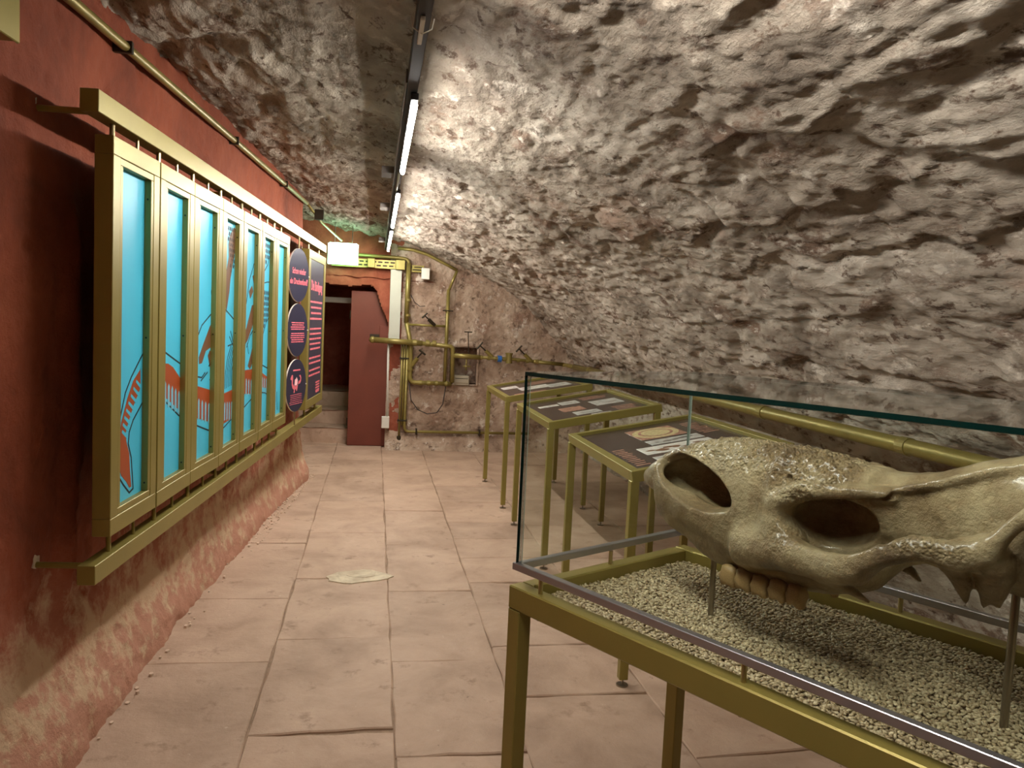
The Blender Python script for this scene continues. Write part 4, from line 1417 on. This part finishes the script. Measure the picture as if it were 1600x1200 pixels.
# conduit along the top of the red wall
wt = []
for s in (-3.5, -1.4, -0.4, 0.8, 2.0, 3.4):
    p = P0 + PD * s + PN * 0.045
    wt.append((p.x, p.y, 2.655 + 0.008 * (s + 1)))
t = pipe('wall_conduit', 'gold-olive conduit running along the top edge of the red wall', [(0.019, wt)])
for s in (-1.0, 0.7, 2.3):
    p = P0 + PD * s + PN * 0.045
    z = 2.655 + 0.008 * (s + 1)
    MB().box(p.x - .06, p.x + .026, p.y - .012, p.y + .012, z - .024, z + .024, c=.002).build('pipe_clip', 'dark_iron', t)
p = P0 + PD * 3.4 + PN * 0.045
t = pipe('sign_conduit', 'thin conduit dropping from the wall top to the exit sign', [(0.012, [(p.x, p.y, 2.69), (-0.60, 8.6, 2.60), (-0.42, 9.40, 2.50)])])
MB().box(-.64, -.55, 8.2, 8.28, 2.58, 2.68, c=.003).build('pipe_clip', 'dark_iron', t)
# big pipe along the right wall
PX, PZ = 2.42, 1.135
t = pipe('wall_pipe', 'thick gold-olive pipe running along the foot of the stone vault', [(0.038, [(PX, 0.4, PZ), (PX, 9.3, PZ)])])
for yy in (2.0, 3.2, 4.55, 6.6, 8.6):
    sleeve(t, (PX, yy - .03, PZ), (PX, yy + .03, PZ), 0.043)
for yy in (2.6, 5.4, 8.0):
    MB().tube([(PX, yy, PZ), (2.75, yy, PZ - .02)], 0.012, 8).build('pipe_clip', 'dark_iron', t)
YP = 9.82
# valve line across the end wall
t = pipe('valve_pipe', 'gold-olive water pipe with lever valves crossing the end wall', [
    (0.036, [(-0.03, YP - .05, 1.355), (0.58, YP - .05, 1.335)]),
    (0.028, [(0.58, YP - .05, 1.335)] + bend((0.58, YP - .05, 1.335), (0.965, YP - .05, 1.31), (0.97, YP - .05, 0.9), .05) + [(0.97, YP - .05, 0.86)]),
    (0.032, [(0.97, YP - .05, 1.20), (1.31, YP - .05, 1.19)]),
    (0.020, [(1.31, YP - .05, 1.19), (1.68, YP - .05, 1.185), (2.21, YP - .05, 1.155)]),
    (0.026, [(2.0, YP - .05, 1.165), (2.40, YP - .05, 1.14)] + bend((2.2, YP - .05, 1.145), (2.42, YP - .05, 1.135), (2.42, 9.4, 1.135), .05) + [(2.42, 9.28, 1.135)]),
    (0.010, [(1.14, YP - .05, 1.19), (1.14, YP - .05, 1.02)]), (0.010, [(1.10, YP - .05, 1.07), (1.20, YP - .05, 1.07)])])
bm_ = bmesh.new(); bmesh.ops.create_uvsphere(bm_, u_segments=16, v_segments=10, radius=0.042)
me_ = bpy.data.meshes.new('elbow_cap'); bm_.to_mesh(me_); bm_.free(); me_.shade_smooth(); me_.materials.append(MATS['olive_pipe'])
o = link('elbow_cap', me_, t); o.location = (-0.03, YP - .05, 1.355)
for x in (0.46, 0.62, 0.70):
    sleeve(t, (x, YP - .05, 1.34), (x + .05, YP - .05, 1.338), 0.041)
for x in (1.30, 1.40, 1.50, 1.60, 1.78, 1.90, 2.02):
    sleeve(t, (x, YP - .05, 1.19 - (x - 1.3) * .035), (x + .04, YP - .05, 1.19 - (x - 1.3) * .035), 0.028)
for (xa, za, xb, zb) in ((1.47, 1.20, 1.30, 1.34), (1.97, 1.17, 1.80, 1.32)):
    d = Vector((xb - xa, 0, zb - za)).normalized()
    sleeve(t, (xa, YP - .05, za), (xa + (xb - xa) * .55, YP - .06, za + (zb - za) * .55), 0.024, 'olive_pipe', 'valve_bonnet')
    sleeve(t, (xa, YP - .05, za), (xb, YP - .07, zb), 0.009, 'dark_iron', 'valve_stem')
    q = Vector((-d.z, 0, d.x)) * .055
    sleeve(t, (xb - q.x, YP - .07, zb - q.z), (xb + q.x, YP - .07, zb + q.z), 0.011, 'dark_iron', 'valve_handle')
sleeve(t, (1.535, YP - .05, 1.182), (1.585, YP - .05, 1.181), 0.042, 'blue_valve', 'blue_fitting')
sleeve(t, (1.68, YP - .05, 1.13), (1.68, YP - .05, 1.25), 0.042, 'olive_pipe', 'strainer_body')
sleeve(t, (1.68, YP - .05, 1.245), (1.68, YP - .05, 1.262), 0.050, 'olive_pipe', 'strainer_cap')
sleeve(t, (1.17, YP - .03, 1.2), (1.15, YP - .02, 1.50), 0.006, 'dark_iron', 'thin_tap')
MB().box(1.10, 1.20, YP - .04, YP - .02, 1.495, 1.51).build('tap_lever', 'dark_iron', t)
# supply pipe: along the top of the doorway, down, and round under the niche
t = pipe('supply_pipe', 'gold-olive pipe bending down from the doorway top to a low loop', [
    (0.022, [(-0.55, YP, 2.385), (0.20, YP, 2.375)] + bend((0.2, YP, 2.375), (0.38, YP, 2.365), (0.38, YP, 2.2), .06)),
    (0.030, [(0.38, YP, 2.31), (0.375, YP, 1.58)]),
    (0.028, [(0.375, YP, 1.60), (0.44, YP, 1.32), (0.445, YP, 1.15), (0.445, YP, 0.92)] + bend((0.445, YP, .92), (0.45, YP, .84), (.6, YP, .84), .07) + [(0.97, YP, 0.84)]),
])
for z in (1.85, 1.66, 0.99):
    sleeve(t, (0.39 if z > 1.5 else .445, YP, z), (0.39 if z > 1.5 else .445, YP, z + .03), 0.037)
for x in (0.56, 0.66, 0.76, 0.88):
    sleeve(t, (x, YP, .84), (x + .035, YP, .84), 0.034)
sleeve(t, (0.445, YP, 1.03), (0.53, YP - .04, 1.15), 0.026, 'olive_pipe', 'valve_bonnet')
sleeve(t, (0.50, YP - .02, 1.12), (0.585, YP - .06, 1.225), 0.009, 'dark_iron', 'valve_stem')
sleeve(t, (0.545, YP - .06, 1.255), (0.625, YP - .06, 1.195), 0.012, 'dark_iron', 'valve_handle')
# riser on the right with cross pipe
t = pipe('riser_pipe', 'slim gold-olive riser pipe joining the curved vault pipe', [
    (0.020, [(0.24, YP - .02, 2.49), (0.42, YP - .02, 2.48), (0.60, YP - .02, 2.435), (0.80, YP - .02, 2.345), (0.98, YP - .02, 2.26)]),
    (0.018, [(0.98, YP - .02, 2.26), (0.885, YP, 2.0)]), (0.023, [(0.885, YP, 2.02), (0.88, YP, 0.86)]),
    (0.015, [(0.40, YP, 1.56), (0.88, YP, 1.56)])])
sleeve(t, (0.885, YP, 1.73), (0.885, YP, 1.78), 0.032)
sleeve(t, (0.82, YP - .03, 1.755), (0.95, YP - .03, 1.755), 0.008, 'dark_iron', 'pipe_clip')
sleeve(t, (0.73, YP, 1.565), (0.65, YP - .03, 1.635), 0.022, 'dark_iron', 'valve_bonnet')
sleeve(t, (0.68, YP - .02, 1.61), (0.60, YP - .06, 1.68), 0.008, 'dark_iron', 'valve_stem')
sleeve(t, (0.565, YP - .06, 1.65), (0.63, YP - .06, 1.715), 0.011, 'dark_iron', 'valve_handle')
# pair of thin pipes to the floor and the skirting pipe
t = pipe('floor_pipe', 'thin gold-olive pipe pair dropping beside the doorway and along the skirting', [
    (0.013, [(0.34, YP, 1.33), (0.335, YP, 0.10)]), (0.013, [(0.37, YP, 1.33), (0.368, YP, 0.30)]),
    (0.018, [(0.405, YP, 1.33), (0.40, YP, 0.30)] + bend((0.40, YP, .3), (0.405, YP, .22), (0.6, YP, .222), .06) + [(2.0, YP, 0.23)])])
for x, z in ((0.37, 1.14), (0.37, 0.36)):
    MB().box(x - .06, x + .06, YP - .02, YP + .05, z - .010, z + .010, c=.002).build('pipe_clip', 'dark_iron', t)
for x in (0.55, 1.35):
    MB().box(x - .010, x + .010, YP - .03, YP + .05, .19, .265, c=.002).build('pipe_clip', 'dark_iron', t)
sleeve(t, (0.335, YP, .16), (0.335, YP, .06), .026, 'dark_iron', 'pipe_end')
tag(MB().tube([(0.44, YP + .01, 0.83), (0.47, YP, .62), (0.56, YP, .50), (0.68, YP, .45), (0.80, YP, .47), (0.87, YP, .58), (0.90, YP + .01, .82)], 0.006, 8).build('loose_cable', 'cable', None, True),
    'thin dark cable sagging under the pipe loop', 'cable')
tag(MB().tube([(0.42, YP, 1.93), (0.47, YP, 1.84), (0.54, YP, 1.79), (0.60, YP, 1.80)], 0.005, 6).build('loose_cable', 'cable', None, True),
    'short dark cable end curling from the pipe clamp', 'cable')
# meter box in the niche
t = thing('meter_box', 'beige plastic meter box sitting in the wall niche', 'box', Matrix.Translation((1.0, YB, 0.83)))
MB().box(0.0, 0.20, -0.03, 0.10, -0.01, 0.115, c=.008).build('body', 'meter_box', t)
MB().box(0.008, 0.192, -0.042, -0.028, 0.02, 0.112, c=.004).build('lid', 'meter_box', t)
MB().box(0.02, 0.18, -0.046, -0.040, 0.075, 0.082, c=.001).build('lid_groove', 'dark_iron', t)
# cable tray and junction boxes over the doorway
def slotted(name, label, x0, x1, z0, z1, y):
    t = thing(name, label, 'cable tray', Matrix.Translation((x0, y, z0)))
    W_, Hh = x1 - x0, z1 - z0
    n = max(1, int(W_ / 0.075))
    m = MB()
    m.box(0, W_, 0, .004, 0, Hh * .2, c=.0005); m.box(0, W_, 0, .004, Hh * .38, Hh * .62, c=.0005); m.box(0, W_, 0, .004, Hh * .8, Hh, c=.0005)
    for k in range(n + 1):
        x = W_ * k / n
        m.box(max(0, x - .012), min(W_, x + .012), 0, .004, Hh * .2, Hh * .38, c=.0004)
        xx = min(W_, x + .03)
        m.box(max(0, xx - .024), xx, 0, .004, Hh * .62, Hh * .8, c=.0004)
    m.build('slotted_face', 'olive', t)
    MB().box(0, W_, .02, .024, 0, Hh, c=.0005).build('tray_back', 'dark_iron', t)
    MB().box(0, W_, 0, .03, -.004, 0.0, c=.0005).build('tray_lip', 'olive', t)
slotted('cable_tray', 'olive slotted cable tray above the red doorway', -0.55, 0.28, 2.235, 2.335, YP - .01)
slotted('cable_tray', 'short slotted cable tray beside the white junction box', 0.42, 0.57, 2.215, 2.295, YP + .01)
def jbox(label, x0, x1, z0, z1, mat, y=YP - .06):
    t = thing('junction_box', label, 'box', Matrix.Translation((x0, y, z0)), None)
    MB().box(0, x1 - x0, 0.012, .08, 0, z1 - z0, c=.004).build('body', mat, t)
    MB().box(.002, x1 - x0 - .002, 0, .0125, .002, z1 - z0 - .002, c=.004).build('cover', mat, t)
jbox('olive junction box on the cable tray next to the exit sign', -0.12, -0.03, 2.232, 2.345, 'olive')
jbox('olive junction box on the cable tray next to the white board', 0.22, 0.335, 2.225, 2.345, 'olive')
jbox('white junction box on the bare stone wall right of the pipe', 0.54, 0.64, 2.125, 2.265, 'white_plastic')
jbox('small white socket box low beside the red door', 0.115, 0.21, 0.26, 0.405, 'white_plastic', YB - .12)
tag(MB().tube([(0.165, YB - .07, 1.33), (0.172, YB - .07, 0.9), (0.185, YB - .07, 0.40)], 0.013, 10).build('white_conduit', 'white_plastic', None, True), 'thin white conduit running down to the socket box', 'conduit')
t = thing('white_board', 'tall narrow white board beside the red doorway', 'board', Matrix.Translation((0.165, YB - .10, 1.37)))
MB().box(0, 0.135, 0, .07, 0, .855, c=.003).build('face', 'white_board', t)
MB().box(0.001, 0.134, .001, .072, -.002, .10, c=.003).build('base_cap', 'white_board', t)

# exit sign
t = thing('exit_sign', 'glaring white-green illuminated exit sign hanging over the doorway', 'sign', Matrix.Translation((-0.58, 9.48, 2.225)))
MB().box(0, 0.355, 0.0, 0.055, 0, 0.25, c=.004).build('housing', 'white_plastic', t)
MB().box(0.006, 0.349, -0.006, 0.001, 0.006, 0.244, c=.002).build('lit_face', 'exit_white', t)
MB().box(0.006, 0.349, 0.054, 0.061, 0.006, 0.244, c=.002).build('lit_face', 'exit_white', t)
MB().box(0.02, 0.335, 0.006, 0.049, 0.249, 0.256, c=.001).build('lit_edge', 'exit_white', t)
for x in (0.08, 0.28):
    MB().tube([(x, .028, .25), (x, .028, .50)], .005, 8).build('hanger', 'steel_post', t)

# door leaf and passage fittings
t = thing('metal_door', 'dark red painted metal door leaf standing in the stone doorway', 'door', Matrix.Translation((-0.305, YB + .10, 0)))
MB().box(0, 0.515, 0, .045, 0.005, 1.95, c=.003).build('leaf', 'door_red', t)
MB().box(0.24, 0.40, -.012, .002, 1.385, 1.42, c=.002).build('latch_plate', 'dark_iron', t)
MB().box(0.36, 0.50, -.03, .002, 1.37, 1.53, c=.003).build('lock_case', 'door_red', t)
for z in (0.25, 1.6):
    MB().tube([(-.006, .02, z), (-.006, .02, z + .10)], .010, 10).build('hinge', 'dark_iron', t)
tag(MB().box(-1.3, -0.30, 10.5, 10.62, 1.80, 1.87, c=.006).build('lintel_beam', 'white_board'), 'white painted lintel beam inside the red passage', 'beam')
# box on the wall at the upper left
bp_ = P0 + PD * (-1.88)
t = thing('wall_box', 'olive painted box high on the red wall near the conduit', 'box', MP(-2.06, 2.37))
MB().box(0, 0.17, 0, 0.17, -0.03, 0.075, c=.006).build('body', 'olive', t)
MB().box(-.004, 0.174, -.004, 0.174, 0.072, 0.082, c=.004).build('cover', 'olive', t)
